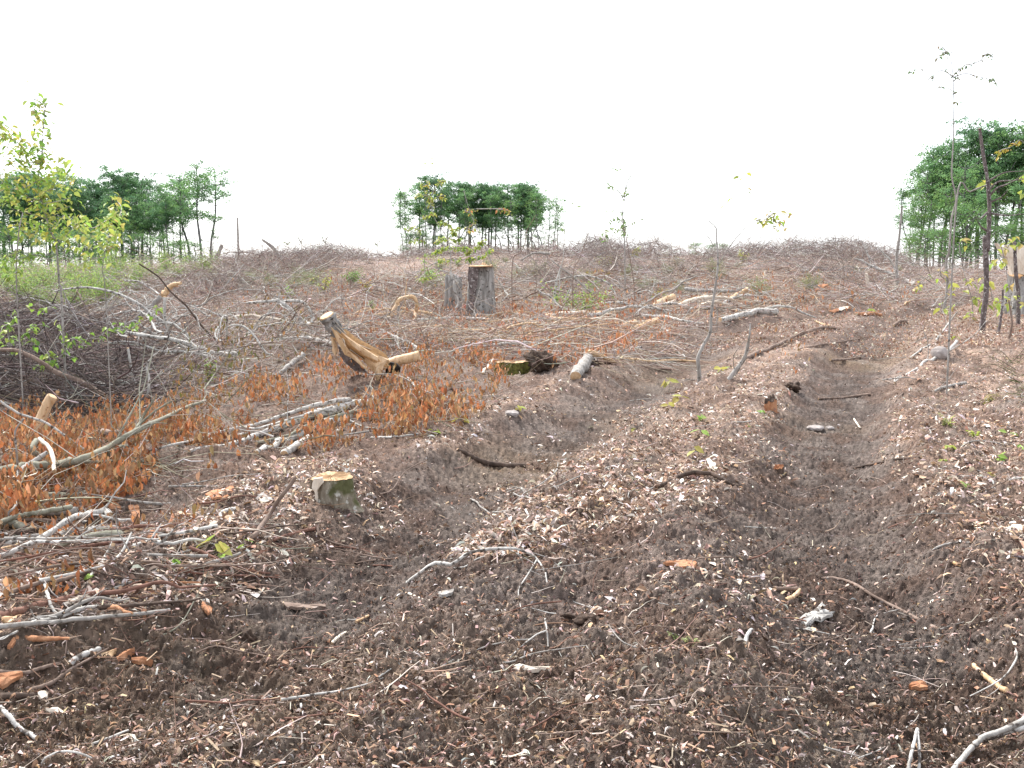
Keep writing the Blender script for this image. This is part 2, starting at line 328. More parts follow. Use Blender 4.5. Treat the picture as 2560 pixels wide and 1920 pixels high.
pale=lambda u,v,b,X,Y: np.clip((1-b)*(.30+.9*np.clip(vn(X/.7,Y/.7,41)+.25,0,1))+.28,0,1)*np.where((u>1100)&(v<1150)&(v>760),1,.75)
litter('wood_chips','pale pinkish wood chips and dry leaf scraps strewn over the soil',190000,600,2100,
  [(.42,.30,.25),(.55,.45,.40),(.66,.60,.57),(.30,.17,.11),(.50,.36,.22),(.36,.24,.2)],[.25,.2,.12,.2,.12,.11],.006,.030,CHIP,(.35,.9),pale)
litter('bank_chips','whitish wood chips and dead leaves covering the banks beside the ruts',270000,600,1350,
  [(.55,.44,.37),(.74,.67,.62),(.42,.29,.22),(.29,.17,.11),(.50,.34,.22)],[.32,.22,.2,.15,.11],.014,.055,CHIP,(.35,1.),bank,.6)
litter('leaf_litter','brown shredded leaf litter mixed into the soil',150000,600,2100,
  [(.20,.11,.075),(.13,.08,.058),(.26,.155,.10),(.31,.22,.175),(.10,.065,.05)],None,.007,.030,CHIP,(.4,1),lambda u,v,b,X,Y:.38+.55*(1-b),.8)
litter('splinters','thin pale splinters and twig bits in the dirt',32000,600,2100,
  [(.42,.30,.2),(.22,.13,.09),(.5,.42,.36),(.30,.2,.15)],None,.02,.07,SPL,(.06,.14),lambda u,v,b,X,Y:.15+.75*(1-b),.35,.008,1.5)
litter('soil_crumbs','small dark crumbs and pebbles of soil',330000,760,2100,
  [(.14,.105,.088),(.09,.062,.05),(.22,.185,.165),(.34,.295,.27),(.22,.13,.088)],[.3,.25,.2,.1,.15],.004,.016,CHIP,(.6,1.1),lambda u,v,b,X,Y:.3+.6*b,1.0,.002)
litter('field_litter','reddish tan dead leaves and chips over the far clearing',150000,540,760,
  [(.36,.19,.12),(.46,.32,.23),(.58,.50,.43),(.28,.19,.15),(.42,.33,.27)],None,.02,.06,CHIP,(.4,1),lambda u,v,b,X,Y:np.full(X.shape,.95),.8,.05,1.0)
# ---------------------------------------------------------------- brush (slash twigs)
GP=[(.27,.22,.19),(.36,.32,.29),(.18,.13,.11),(.48,.45,.42),(.28,.19,.14),(.66,.63,.6)]
def brush(name,label,X,Y,hmax,L0,L1,cols,p,pxr=.42,curve=.3,spread=.7,rise=.25,rbase=.004):
    n=len(X); ang=1.6*vn(X/3.5,Y/3.5,51)*math.pi/2+R.normal(0,spread,n)+np.where(R.random(n)<.5,0,math.pi)
    d=np.stack([np.cos(ang),np.sin(ang)*.8,R.normal(.08,rise,n)],1)
    ph=np.clip(.35+1.1*vn(X/2.2,Y/2.2,52)+.4*vn(X/.8,Y/.8,53),.04,1.3)*hmax
    Z=ground(X,Y)+R.random(n)**1.3*ph
    L=R.uniform(L0,L1,n)*(.6+R.random(n)); r=np.maximum(rbase*R.uniform(.6,2,n)*(1+1.5*(R.random(n)<.06)),Y*pxr/1018/2)
    me,P=twigsdata(name,np.stack([X,Y,Z],1),d,L,r,pal(cols,n,p,.22),5,curve,0.02,lambda a,b:ground(a,b))
    return tag(mk(name,me),label,'brush',kind='stuff'),P
DARK=[(-500,690),(0,690),(200,690),(330,730),(360,800),(350,880),(250,905),(120,900),(0,880),(-500,900)]
X,Y=sampoly(9000,DARK)
brush('dark_brush','dark tangled brush filling the hollow at the left',X,Y,.55,.3,1.1,[(.10,.075,.07),(.065,.048,.046),(.15,.12,.115),(.3,.28,.27)],[.35,.35,.2,.1],curve=.3)
LEFTM=[(-500,640),(420,600),(560,560),(820,640),(1000,700),(1000,780),(720,800),(560,830),(330,850),(300,720),(-500,720)]
X,Y=sampoly(6000,LEFTM)
brush('slash_twigs','grey tangled slash twigs left of the split log',X,Y,.42,.3,1.1,GP,[.3,.22,.2,.1,.12,.06],rbase=.003,curve=.4)
MIDM=[(700,600),(1900,600),(1960,640),(1800,660),(1500,700),(1450,790),(1150,800),(1000,760),(700,760)]
X,Y=sampoly(6500,MIDM)
brush('mid_slash_twigs','tan and grey slash twigs across the middle of the clearing',X,Y,.28,.4,1.2,[(.34,.24,.18),(.28,.22,.2),(.45,.36,.28),(.2,.13,.1),(.55,.52,.48)],None,rise=.10,rbase=.003)
X,Y=samp(24000,500,650); k=(Y>15)&(Y<90)&(vn(X/3,Y/5,91)>-.3); X,Y=X[k],Y[k]
brush('clearing_brush','brown and mauve twiggy brush covering the slope up to the ridge',X,Y,.50,.3,1.3,[(.30,.25,.22),(.42,.37,.34),(.17,.13,.115),(.52,.49,.46),(.33,.20,.14),(.70,.66,.62)],[.25,.22,.22,.12,.13,.06],pxr=.32,rise=.28,spread=.9)
a=R.uniform(-.30,.40,9000); Y=R.uniform(58,90,9000); X=a*Y; k=vn(X/5,Y/5,77)>0; X,Y=X[k],Y[k]
brush('ridge_brush','dark twiggy brush heaped along the skyline',X,Y,.75,.6,1.6,[(.17,.14,.14),(.26,.21,.2),(.2,.13,.11)],None,pxr=.24,rise=.38,spread=1.2,curve=.5)
hp=[(600,556,70,.9,800),(700,560,60,.8,600),(760,562,30,.5,300),(640,585,80,.7,700),(1100,548,90,.6,800),(1000,552,60,.5,400),(1300,556,70,1.0,1000),(1330,590,60,.9,700),(1420,556,60,.8,600),(1650,560,60,.7,600),(1740,556,80,.9,900),(1850,562,70,1.0,900),(1910,575,60,.8,600),
 (1570,566,60,.5,400),(520,575,50,.6,400),(1190,556,50,.6,400),(900,556,50,.4,300),(560,600,90,.5,500),(1480,600,80,.4,400),(1180,620,70,.6,500),(1800,600,70,.5,400),(440,640,80,.6,500)]
HX=[];HY=[];HZ=[]
for (u,v,w_,hh,n) in hp:
    p=hit(u*1.15733,v*1.15733,fn=macro); Yb=min(p[1],84); W=w_*Yb/2200*.6; x=R.normal(0,W,n)+ray(u*1.15733,0)[0]*Yb; y=R.normal(0,1.8,n)+Yb; g=np.exp(-((x-ray(u*1.15733,0)[0]*Yb)/(1.6*W))**2)
    HX.append(x);HY.append(y);HZ.append(R.random(n)*hh*g*1.0)
X,Y,Z=map(np.concatenate,(HX,HY,HZ)); n=len(X); th=R.uniform(0,6.28,n)
me,_=twigsdata('brush_heaps',np.stack([X,Y,ground(X,Y)+Z],1),np.stack([np.cos(th),np.sin(th),R.normal(.12,.4,n)],1),R.uniform(.5,1.7,n),np.maximum(.004,Y*.00014)*R.uniform(.7,1.6,n),pal([(.16,.125,.12),(.26,.22,.205),(.22,.15,.12),(.44,.40,.37)],n,[.34,.3,.2,.16]),6,.55,.03)
tag(mk('brush_heaps',me),'dark purple-grey heaps of brush on the upper slope and skyline','brush',kind='stuff')
X,Y=sampoly(900,[(-300,1060),(420,1050),(600,1130),(720,1190),(640,1260),(300,1340),(-300,1420)])
brush('low_twig_tangle','red-brown and grey twigs matted over the lower left logs',X,Y,.04,.1,.4,[(.20,.12,.09),(.3,.24,.2),(.14,.09,.07),(.45,.4,.36)],None,rise=.08,rbase=.0022,curve=.35)
# scattered small sticks in the foreground soil
X,Y=samp(3200,760,1900); Z=ground(X,Y,True); u,v,b=zones(X,Y,Z); k=R.random(len(X))<(.85-.55*b); X,Y,Z=X[k],Y[k],Z[k]; n=len(X)
th=R.normal(.35,.8,n); me,_=twigsdata('fine_sticks',np.stack([X,Y,Z+.01],1),np.stack([np.cos(th),np.sin(th),R.normal(.0,.08,n)],1),R.uniform(.04,.24,n),np.maximum(R.uniform(.001,.004,n),Y*.00022),
  pal([(.28,.2,.16),(.16,.09,.065),(.45,.39,.34),(.2,.13,.1)],n),5,.25,0,lambda a,b:ground(a,b,True))
tag(mk('fine_sticks',me),'thin sticks and rootlets scattered over the bare soil','sticks',kind='stuff')
# dead twigs under the orange leaves and the orange leaves themselves
OR1=[(-500,900),(120,890),(330,900),(480,860),(640,790),(720,730),(900,740),(1020,750),(1110,830),(1060,880),(960,960),(830,950),(700,985),(560,985),(440,1030),(330,1060),(200,1130),(0,1160),(-500,1200)]
OR2=[(700,680),(1200,680),(1450,700),(1500,730),(1250,800),(1050,800),(900,760),(740,760)]
OR3=[(-500,1120),(330,1080),(450,1050),(520,1120),(330,1230),(100,1330),(-500,1400)]
OR4=[(1600,740),(1700,720),(1780,780),(1720,830),(1640,800)]
ORC=[(.46,.19,.08),(.54,.25,.11),(.36,.14,.06),(.27,.15,.075),(.58,.34,.18),(.24,.12,.06),(.34,.22,.11)]
def dryleaves(name,label,poly,n,h,size,cols=ORC,hang=2.0,clump=.42,p=None,thr=-.1):
    X,Y=sampoly(n*2,poly); k=vn(X/clump,Y/clump,61)+.5*vn(X/.17,Y/.17,62)>thr; X,Y=X[k][:n],Y[k][:n]; uu,v2=project(X,Y,ground(X,Y)); k=(R.random(len(X))<.28)|~inpoly(uu,v2,[(470,975),(560,915),(770,845),(800,880),(620,990),(500,1010)]); X,Y=X[k],Y[k]; n=len(X)
    Z=ground(X,Y)+R.random(n)**1.5*h+size*.9; th=R.uniform(0,2*math.pi,n)
    d=np.stack([np.cos(th)*.5,np.sin(th)*.5,-np.abs(R.normal(hang,.35,n))],1)
    s_=np.maximum(size*R.uniform(.4,1.5,n),Y*1.6/1018)
    me=scatterdata(name,leafT(1.6,.8),np.stack([X,Y,Z],1),d,R.uniform(0,6.28,n),s_,R.uniform(.5,1.1,n),pal(cols,n,p,.2),M['dryleaf'])
    return tag(mk(name,me),label,'dead leaves',kind='stuff')
X,Y=sampoly(1500,OR1+[]); 
brush('orange_slash_twigs','thin branches carrying the withered orange leaves',X,Y,.30,.25,.8,[(.24,.18,.13),(.17,.11,.08),(.3,.27,.2),(.45,.42,.38)],None,rise=.25,rbase=.0024,curve=.5)
dryleaves('orange_dead_leaves','withered orange leaves hanging on the slash at the left',OR1,16500,.24,.058,thr=.02)
dryleaves('mid_orange_leaves','withered orange leaves around the pale peeled logs',OR2,3200,.2,.07,[(.52,.22,.11),(.58,.3,.17),(.4,.17,.08)],thr=0)
dryleaves('low_orange_leaves','curled rusty leaves among the logs at lower left',OR3,800,.10,.055,thr=.25)
dryleaves('rut_side_leaves','small cluster of rusty leaves on the bank between the ruts',OR4,220,.15,.06,thr=-.2)
OL=[(480,700),(640,680),(700,760),(560,850),(420,900),(330,900),(380,820)]
dryleaves('olive_dead_leaves','drooping olive and brown withered leaves on the slash',OL,2300,.5,.06,[(.22,.17,.06),(.30,.19,.08),(.15,.15,.05),(.36,.2,.09)],thr=-.1)
dryleaves('field_orange_leaves','rusty dead leaves scattered across the clearing brush',[(400,640),(1000,600),(2000,600),(1950,680),(1500,690),(700,700)],2600,.35,.08,[(.42,.19,.1),(.34,.15,.08),(.5,.28,.15)],thr=.1)
#@@OBJECTS
# ---------------------------------------------------------------- branches, poles and logs (traced one by one, laid on the ground)
def path(c,s,h0,Y=None):
    Q=[]
    for q in s.split():
        f=q.split(','); cc=c
        if f[0].isalpha(): cc=f[0]; f=f[1:]
        Q.append((*S(cc,float(f[0]),float(f[1])),float(f[2]) if len(f)>2 else h0))
    n=len(Q); D=[q[2] for q in Q]
    if Y: return np.array([onplane(q[0],q[1],Y) for q in Q]),D
    # points near the ground are hit on it; raised ones take their distance from those
    lim=max(.1,min(D)+.1); A={i:hit(Q[i][0],Q[i][1],D[i]) for i in range(n) if D[i]<=lim}
    P=[]; ks=sorted(A); al=np.concatenate([[0],np.cumsum([math.hypot(Q[i+1][0]-Q[i][0],Q[i+1][1]-Q[i][1]) for i in range(n-1)])])
    for i in range(n):
        P.append(A[i] if i in A else onplane(Q[i][0],Q[i][1],float(np.interp(al[i],[al[k] for k in ks],[A[k][1] for k in ks]))))
    return np.array(P),D
def branch(c,s,w0,w1,mat,name,label,cat,tw=0,h0=None,sides=8,group=None,Y=None):
    hh=h0
    P,D=path(c,s,.02 if h0 is None else h0,Y)
    y0,y1=P[0][1],P[-1][1]; r0=w0*KS/2*y0/FPX; r1=w1*KS/2*y1/FPX
    if c=='V': r0/=KS/1.157; r1/=KS/1.157
    n=max(2,min(8,int(30/len(P)))) if len(P)>2 else 8
    if len(P)==2: P=np.linspace(P[0],P[1],9); C=P
    else: C=seg(P,n)
    t=np.linspace(0,1,len(C)); r=r0*(1-t)+r1*t
    r=np.maximum(r,np.maximum(.0022,.00028*C[:,1]))
    C=C+R.normal(0,.12,(len(C),3))*r[:,None]
    if Y is None:
        g=ground(C[:,0],C[:,1]); C[:,2]=np.maximum(C[:,2],g+(r*.7))
    m=MB(); m.tube(C,r,sides)
    Lt=np.linalg.norm(np.diff(C,axis=0),axis=1).sum()
    for k in range(tw):
        i=R.integers(len(C)//3,len(C)); b=C[i]; T=C[min(i+1,len(C)-1)]-C[max(i-1,0)]; T/=np.linalg.norm(T)+1e-9
        d=T+R.normal(0,.6,3); d[2]+=.25; d/=np.linalg.norm(d); l=Lt*R.uniform(.08,.28); Q=[b]
        for j in range(4): d=d+R.normal(0,.2,3); d/=np.linalg.norm(d); Q.append(Q[-1]+d*l/4)
        Q=np.array(Q); Q[:,2]=np.maximum(Q[:,2],ground(Q[:,0],Q[:,1])+.004); rt=max(r[i]*.35,.0016)
        m.tube(Q,np.linspace(rt,rt*.4,5),5,cap=None)
    o=m.build(name,[mat,'cut'],origin=C[0]); tag(o,label,cat,group); return o,C,r
TB='''
I|0,1315,.08 180,1300,.08 400,1280,.08 700,1250,.07 1000,1225,.05 1340,1190,.03|48|30|grey|fallen_pole|long smooth grey pole lying level across the lower left|pole|0
I|0,1240 150,1200 400,1140 620,1060 760,1010|95|45|red|fallen_log|thick red-brown log half sunk above the long grey pole|log|0
I|0,760,.1 180,690,.1 400,570,.1 560,460,.1 680,430,.08 820,400,.06 870,440,.05|42|60|birch|birch_log|white birch log with a bent end crossing the pile at lower left|log|1
I|480,610 700,575 890,550|92|84|grey|log|short thick grey-brown log just below the bent birch log|log|0
I|0,890,.12 200,800,.22 400,745,.28 600,700,.3 850,700,.28 1000,750,.2 1200,890,.06 1440,1020,.02|15|8|brown|arching_branch|thin brown branch arching above the lower left logs|branch|3
I|0,490,.1 150,440,.1 350,410,.12 560,370,.14|40|40|green|log|grey-green log, topmost of the lower left log pile|log|0
I|240,425,.08 420,412,.08 600,400,.08|55|60|grey|log|pale grey log with an ochre splintered end beside the bent birch log|log|0
I|60,600,.03 250,560,.05 450,520,.06|52|46|dark|log|dark weathered log under the birch log at the left|log|0
I|0,690,.02 120,650,.02 300,600,.02|60|50|grey|log|grey log at the left edge beneath the birch log|log|0
I|790,850 840,760,.05 890,670,.12|46|34|birch|birch_stick|short stubby white birch stick below the thick grey log|stick|0
I|860,830 960,730,.05 1040,570,.12|24|16|birch|birch_stick|slim pale stick propped beside the stubby birch stick|stick|0
I|900,1020 1000,975 1100,950|30|26|grey|stick|short grey stick between the red-brown log and the twig bundle|stick|0
I|1455,865,.04 1650,815,.05 1900,740,.06|32|26|grey|stick|straight grey stick beside the green seedling at lower left|stick|0
I|1640,1145 1800,1070 2020,980|42|34|brown|broken_pole|brown pole with a pale broken tip at the end of the long grey pole|pole|0
I|1540,1530 1700,1470,.03 1850,1500,.03 2100,1550|18|12|brown|stick|curved brown stick on the dark soil below the broken pole|stick|0
K|320,130,.36 200,290,.25 100,440,.12 0,580,.05 I,1960,630,.02|30|46|brown|leaning_branch|bent tan branch leaning up beside the foreground mossy stump|branch|0
I|1290,790,.03 1420,870,.03 1600,900,.03 1850,910,.03 2212,930,.03|20|12|red|branch|dark red branch running right from the lower left twig bundle|branch|3
I|1500,690,.07 1700,770,.05 1950,870,.03 2190,900|34|12|red|branch|red-brown branch with a cut end sloping down past the green seedling|branch|3
I|1250,600,.05 1450,570,.05 1720,520,.05|16|36|birch|birch_stick|grey-white tapering birch stick above the green seedling|stick|0
I|1880,385,.05 1790,400,.05 1740,440,.04 1770,500,.02|40|34|birch|bent_stick|curled grey-white stick above the green seedling|stick|0
I|350,960,.06 380,1080,.05 420,1180,.03 490,1250,.02|26|22|birch|birch_stick|small white stick crossing the red-brown log at the left|stick|1
I|150,860,.12 500,1000,.05 760,1110,.02|8|7|brown|twig|thin straight twig slanting down over the red-brown log|twig|0
I|480,760,.1 700,850,.08 900,920,.05 1250,960,.03|14|10|dark|branch|dark thin branch under the arching branch at lower left|branch|3
I|1130,1440 1400,1320,.04 1550,1080,.1 1650,880,.2|14|7|green|bent_sapling|slim green-brown stem bending up out of the litter at lower left|branch|3
I|1500,1130 1750,1020 2000,950 2212,900|10|6|brown|twig|thin brown twig parallel to the broken pole|twig|2
I|1000,1180 1200,1110 1500,1070 1640,1050|16|10|brown|stick|thin brown stick right above the long grey pole|stick|1
J|0,1180,.05 80,1260,.05 160,1350,.02 290,1420|38|40|birch|branch|whitish mauve branch dipping into the soil at the lower left edge|branch|0
J|325,1650 360,1580,.08 480,1530,.1 620,1540,.08 760,1600,.04 870,1670|18|16|birch|arching_stick|pale hoop-shaped stick at the bottom edge near the left corner|stick|0
J|0,900,.02 200,905,.02 330,870,.02 480,830,.02|40|32|brown|branch|tan branch lying level above the bark slab at the left edge|branch|0
J|230,1050 420,980 560,880,.03 720,790,.04 860,710,.04|46|12|brown|branch|pinkish tan branch rising right from the bark slab at the left edge|branch|1
J|0,1095 150,1090 310,1080|62|52|dark|log|dark grey log end below the bark slab at the left edge|log|0
J|560,830,.03 650,770,.03 790,720,.03|56|46|birch|birch_log|short peeling birch piece left of the orange bark strips|log|0
E|0,675,.5 150,690,.5 320,770,.45 430,850,.4 620,920,.3 760,1000,.22 900,1080,.14 1010,1120,.08|30|50|brown|fallen_pole|long pinkish pole sloping down over the dark brush at the left|pole|0
E|430,215,.55 640,185,.65 830,205,.65 1000,265,.6 1130,340,.5 1200,400,.42 1300,460,.35 1420,480,.3|12|32|birch|arching_branch|long white branch arching over the slash at upper left|branch|6
E|820,510,.4 1000,540,.38 1200,575,.35 1420,610,.3 1640,690,.2 1880,720,.12|15|46|birch|birch_log|long tapering white birch trunk lying in the left slash|log|7
E|850,620,.3 1060,620,.3 1280,690,.25 1470,690,.2 1640,730,.15|12|24|birch|branch|thinner wavy white branch beneath the long birch trunk|branch|5
E|1270,260,.55 1200,330,.45 1100,420,.25 1030,500,.05|46|40|grey|leaning_branch|grey-white limb under the orange peeled hook at upper left|branch|1
E|1430,150,.8 1390,160,.75 1330,190,.68 1290,250,.58|24|56|peel|peeled_limb|orange peeled hook of wood standing out of the upper left slash|branch|0
E|1300,260,.5 1300,380,.35 1310,480,.2 1350,600,.05|24|20|birch|branch|crooked white branch dropping from the orange peeled hook|branch|1
E|1100,0,.9 1250,100,.85 1340,210,.7 1470,330,.5 1540,420,.4 1620,520,.25 1720,610,.1|12|18|dark|branch|long dark branch slanting down from the leafy bushes at upper left|branch|8
E|980,130,.6 1100,140,.6 1200,200,.5 1260,240,.45|12|14|birch|branch|short white branch left of the orange peeled hook|branch|3
E|1460,460,.25 1470,560,.12 1475,660,.03|18|16|birch|branch|upright white stick below the end of the arching white branch|branch|0
E|1880,560,.5 1780,760,.3 1690,880,.2 1600,1010,.1|8|16|green|branch|slim grey-green branch rising right of the slash hollow|branch|2
E|0,1640,.2 250,1600,.22 450,1590,.22 560,1560,.24|95|60|green|fallen_log|thick grey-green butt of the branch bundle at the left edge|log|0
E|450,1580,.22 650,1540,.25 850,1450,.28 1000,1360,.28 1100,1300,.28 1300,1215,.25 1450,1140,.24 1620,1080,.22|60|24|green|branch|main grey-green branch of the long bundle at the left|branch|5
E|600,1580,.2 820,1485,.22 1030,1350,.24 1110,1240,.3 1180,1130,.35 1230,1050,.4|34|14|green|branch|grey-green branch of the bundle that turns upward|branch|4
E|700,1530,.2 900,1430,.22 1050,1320,.24 1200,1180,.32 1360,1080,.35|30|12|green|branch|middle grey-green branch of the long bundle|branch|4
E|480,1575,.2 700,1565,.2 950,1555,.15 1200,1560,.1 1400,1500,.1|28|9|green|branch|low grey-green branch leaving the bundle to the right|branch|3
E|480,1655,.05 700,1610,.06 850,1590,.06 1000,1560,.05|40|44|grey|log|smooth grey log right of the thick butt of the bundle|log|0
E|860,1560,.1 880,1460,.2 1080,1430,.1|30|22|green|forked_branch|small grey fork standing against the branch bundle|branch|0
E|0,1085,.45 150,1180,.4 330,1240,.35 450,1310,.28 560,1390,.2 700,1490,.1|20|18|birch|branch|slender whitish branch crossing in front of the orange-barked stub|branch|2
E|190,1220,.4 120,1320,.3 130,1480,.25 140,1659,.2 I,130,350,.15 I,0,450,.1|14|20|grey|branch|wavy pale grey stem hanging down at the left edge|branch|2
E|310,1380,.3 400,1470,.28 430,1640,.2|30|36|white|broken_stick|bright splintered broken stick at the foot of the orange-barked stub|stick|0
E|290,1390,.25 250,1460,.22 310,1510,.18|44|46|green|branch_stub|bent grey branch stub at the foot of the orange-barked stub|branch|0
E|370,1490,.28 250,1570,.24 150,1650,.2|34|56|grey|broken_branch|grey broken branch with a pale splintered tip at the left edge|branch|0
E|800,1330,.12 900,1340,.12 980,1350,.1|62|54|brown|log|short dark log with a red cut end behind the branch bundle|log|0
E|1010,660,.3 1030,780,.22 1050,900,.15 1090,960,.1|20|22|birch|branch|white stick standing in the middle of the dark brush|branch|2
E|1260,690,.4 1200,740,.35 1160,810,.3 1180,930,.2 1150,1100,.05|14|24|birch|branch|forked crooked white stick right of the dark brush|branch|3
E|780,940,.15 880,960,.15 1000,940,.15|22|26|birch|branch|short level white stick on the dark brush|branch|0
E|1200,830,.3 1000,870,.3 700,960,.2 500,1000,.2|10|6|grey|branch|thin grey branch lying across the dark brush|branch|5
E|1950,310,.3 2040,300,.3 2212,290,.3 F,150,160,.32 F,220,190,.32 F,300,270,.25 F,380,330,.18 F,430,360,.12|18|46|birch|birch_limb|curved pinkish white limb left of the split log|branch|1
F|185,172,.35 330,165,.35 400,205,.3 450,290,.2 430,350,.12|20|32|birch|birch_limb|hooked upper fork of the pinkish white limb|branch|2
F|20,520,.1 180,470,.15 330,460,.15 450,470,.12 620,510,.08|10|56|birch|birch_log|white birch log running behind the split log|log|3
F|160,760 260,680,.05 370,595,.1|30|50|grey|branch|grey slanting branch left of the split log|branch|0
F|850,370,.15 1000,400,.15 1100,450,.12 1200,490,.1 1280,540,.06|18|24|birch|branch|white branch with side twigs right of the split log|branch|5
F|1530,570,.06 1650,530,.12 1850,520,.14 2000,497,.15 2212,502,.12 G,340,630,.06|16|30|birch|long_branch|long white branch lying level in front of the mossy stump|branch|6
F|1050,290,.1 1110,210,.25 1130,160,.3 1230,130,.34 1270,190,.26 1255,280,.12 1240,370|34|30|peel|bent_limb|arched peeled limb between the split log and the tall stump|branch|0
F|1125,370 1120,280,.14 1130,200,.25|20|22|grey|branch|grey upright stick under the arched peeled limb|branch|1
F|1050,430 1070,370,.06 1050,290,.16 980,360,.06|18|12|white|broken_stick|splintered forked stick beneath the arched peeled limb|stick|0
F|1410,190,.3 1300,120,.4 1210,110,.45|8|14|birch|branch|thin white branch drooping over the arched peeled limb|branch|3
F|1150,330,.1 1350,310,.1 1600,300,.1 1820,310,.08|18|26|birch|branch|white branch lying at the foot of the tall stump|branch|5
F|1545,250,.05 1600,220,.15 1640,150,.2|26|18|grey|branch|short grey limb leaning on the left side of the tall stump|branch|0
F|1560,0,.9 1570,90,.7 1600,190,.35 1550,250,.1|16|22|birch|leaning_branch|white stem leaning left of the tall stump|branch|3
E|1400,1430,.03 1760,1330,.06 F,0,1140,.08 F,200,1075,.1 F,400,1010,.1 F,600,960,.1 F,740,945,.08|20|42|birch|birch_log|slim upper birch log of the log bundle in the orange leaves|log|0
E|1500,1480,.03 1850,1420,.04 F,0,1230,.05 F,200,1160,.05 F,400,1080,.06 F,600,1030,.06 F,870,980,.05|34|80|birch|birch_log|thickest birch log of the log bundle in the orange leaves|log|0
F|0,1365 150,1320 300,1250 500,1150 740,1080|48|72|birch|birch_log|birch log along the lower side of the log bundle|log|0
F|215,1380 330,1300 430,1240|66|50|birch|birch_log|short stubby birch log below the log bundle|log|0
F|0,1290,.05 250,1230,.06 450,1130,.08 700,1060,.08 850,1030,.06|26|34|green|pole|green-grey pole in the middle of the log bundle|pole|0
E|1500,1390,.05 1880,1290,.08 F,0,1175,.14 F,200,1120,.14 F,450,1050,.13 F,600,1000,.12|16|22|birch|pole|thin white pole on top of the log bundle|pole|1
E|1100,1500,.05 1400,1420,.06 1700,1380,.06 2000,1330,.08|16|24|birch|pole|pale pole half hidden by orange leaves left of the log bundle|pole|0
F|670,1010,.16 720,1090,.08 780,1140,.04 720,1240|14|14|birch|twig|crooked white twig over the right end of the log bundle|twig|2
F|650,1200 690,1160,.03|36|34|birch|branch_stub|little white branch stub below the log bundle|branch|0
F|910,1245 1100,1240 1280,1215|22|16|birch|stick|pale stick at the edge of the orange leaves|stick|1
F|1590,1340 1680,1380 1750,1420 1900,1460,.03 2120,1475|30|52|dark|fallen_branch|dark buried branch lying across the left rut|branch|1
F|1200,770,.1 1280,870,.08 1330,980,.03|14|18|birch|branch|pale branch slanting down through the right side of the orange leaves|branch|2
F|880,750,.15 1100,748,.15 1290,835,.1 1550,940,.05|10|10|grey|branch|thin grey branch passing in front of the split log|branch|4
F|1920,530,.14 1880,620,.08 1790,740,.02|20|24|white|branch|pale stick dropping from the long white branch|branch|0
F|1540,1000,.02 1560,880,.2 1540,860,.22|26|18|dark|stub|dark leaf-hung twig stub right of the orange leaves|stub|0
G|740,725,.06 700,790,.06 660,840,.05 620,890,.04|95|84|grey|short_log|short purple-grey log lying end-on beside the left rut|log|0
G|980,748 1100,752 1250,770 1400,760 1590,772|18|16|peel|stick|long tan stick across the upper left rut|stick|0
G|870,690 1000,690 1060,670,.02 1150,655|14|12|birch|stick|pale stick above the long tan stick|stick|0
G|1390,655 1440,700 1500,745|22|12|birch|stick|short white stick slanting over the upper left rut|stick|0
G|1080,780 1220,820 1380,830|18|14|brown|stick|brown stick under the long tan stick|stick|0
G|1230,345,.12 1300,300,.18 1400,262,.22|36|56|peel|peeled_log|peeled pale log poking up highest in the log pile|log|0
G|930,535,.04 1020,490,.08 1110,460,.1|36|56|peel|peeled_log|left of two fat peeled logs at the pile's front|log|0
G|1060,525,.04 1160,490,.08 1265,455,.1|40|64|peel|peeled_log|right of two fat peeled logs at the pile's front|log|0
G|1240,358,.1 1310,330,.12 1410,295,.15|28|30|white|peeled_log|split whitish pole under the highest peeled log|log|0
G|730,390,.08 900,375,.1 1100,345,.12|26|28|peel|peeled_log|tan peeled pole at the back of the log pile|log|0
G|400,405,.06 480,430,.06 640,440,.06|24|30|peel|peeled_log|short peeled pole at the left end of the log pile|log|0
G|900,520,.1 1010,440,.14 1140,400,.15|14|20|brown|branch|brown branch crossing over the fat peeled logs|branch|2
G|1150,410,.08 1350,420,.1 1500,455,.06 1640,470,.03|30|18|birch|branch|white branch right of the log pile|branch|2
G|1320,505,.05 1380,550,.03 1500,590|32|22|birch|branch|white limb curving down right of the fat peeled logs|branch|2
G|1140,330,.1 1230,280,.2 1320,225,.3 1400,205,.35 1480,140,.45 1590,95,.5|22|12|grey|branch|grey branch rising right above the log pile|branch|4
G|1490,200,.3 1650,212,.28 1730,212,.26 1860,215,.25 1950,190,.28|30|26|grey|fallen_pole|grey-white pole lying level behind the crooked sapling|pole|1
G|1815,295,.1 1900,245,.2 1985,205,.28|24|40|peel|peeled_log|peeled pale pole sloping up right of the crooked sapling|log|0
G|1770,450 1900,420,.02 2020,398,.02 2212,385,.02|48|50|birch|birch_log|thick flaking birch log beside the upper left rut|log|0
G|1580,350,.05 1750,350,.06 1950,330,.08 2212,290,.1|20|34|brown|fallen_pole|brown pole behind the flaking birch log|pole|2
G|530,380 470,290,.15 475,150,.45 510,30,.8|30|10|birch|dead_shrub|tall forked white stem behind the log pile|dead shrub|3
G|535,385 430,260,.2 370,235,.25 325,200,.32|24|12|birch|dead_shrub|white stem leaning left behind the log pile|dead shrub|3
G|540,360 560,250,.2 590,190,.32|20|10|birch|dead_shrub|short white stem leaning right behind the log pile|dead shrub|2
G|390,150,.5 600,100,.7 750,98,.7 880,150,.5 940,230,.3|12|14|birch|arching_branch|pale branch arching over the green bush behind the log pile|branch|3
G|440,-30,.9 500,20,.8 620,110,.6 760,240,.35|10|14|grey|branch|grey branch slanting right over the green bush|branch|4
G|430,-80,1. 300,-85,1 200,-30,.8|18|10|grey|branch|upper grey branch bending left above the white dead shrub|branch|3
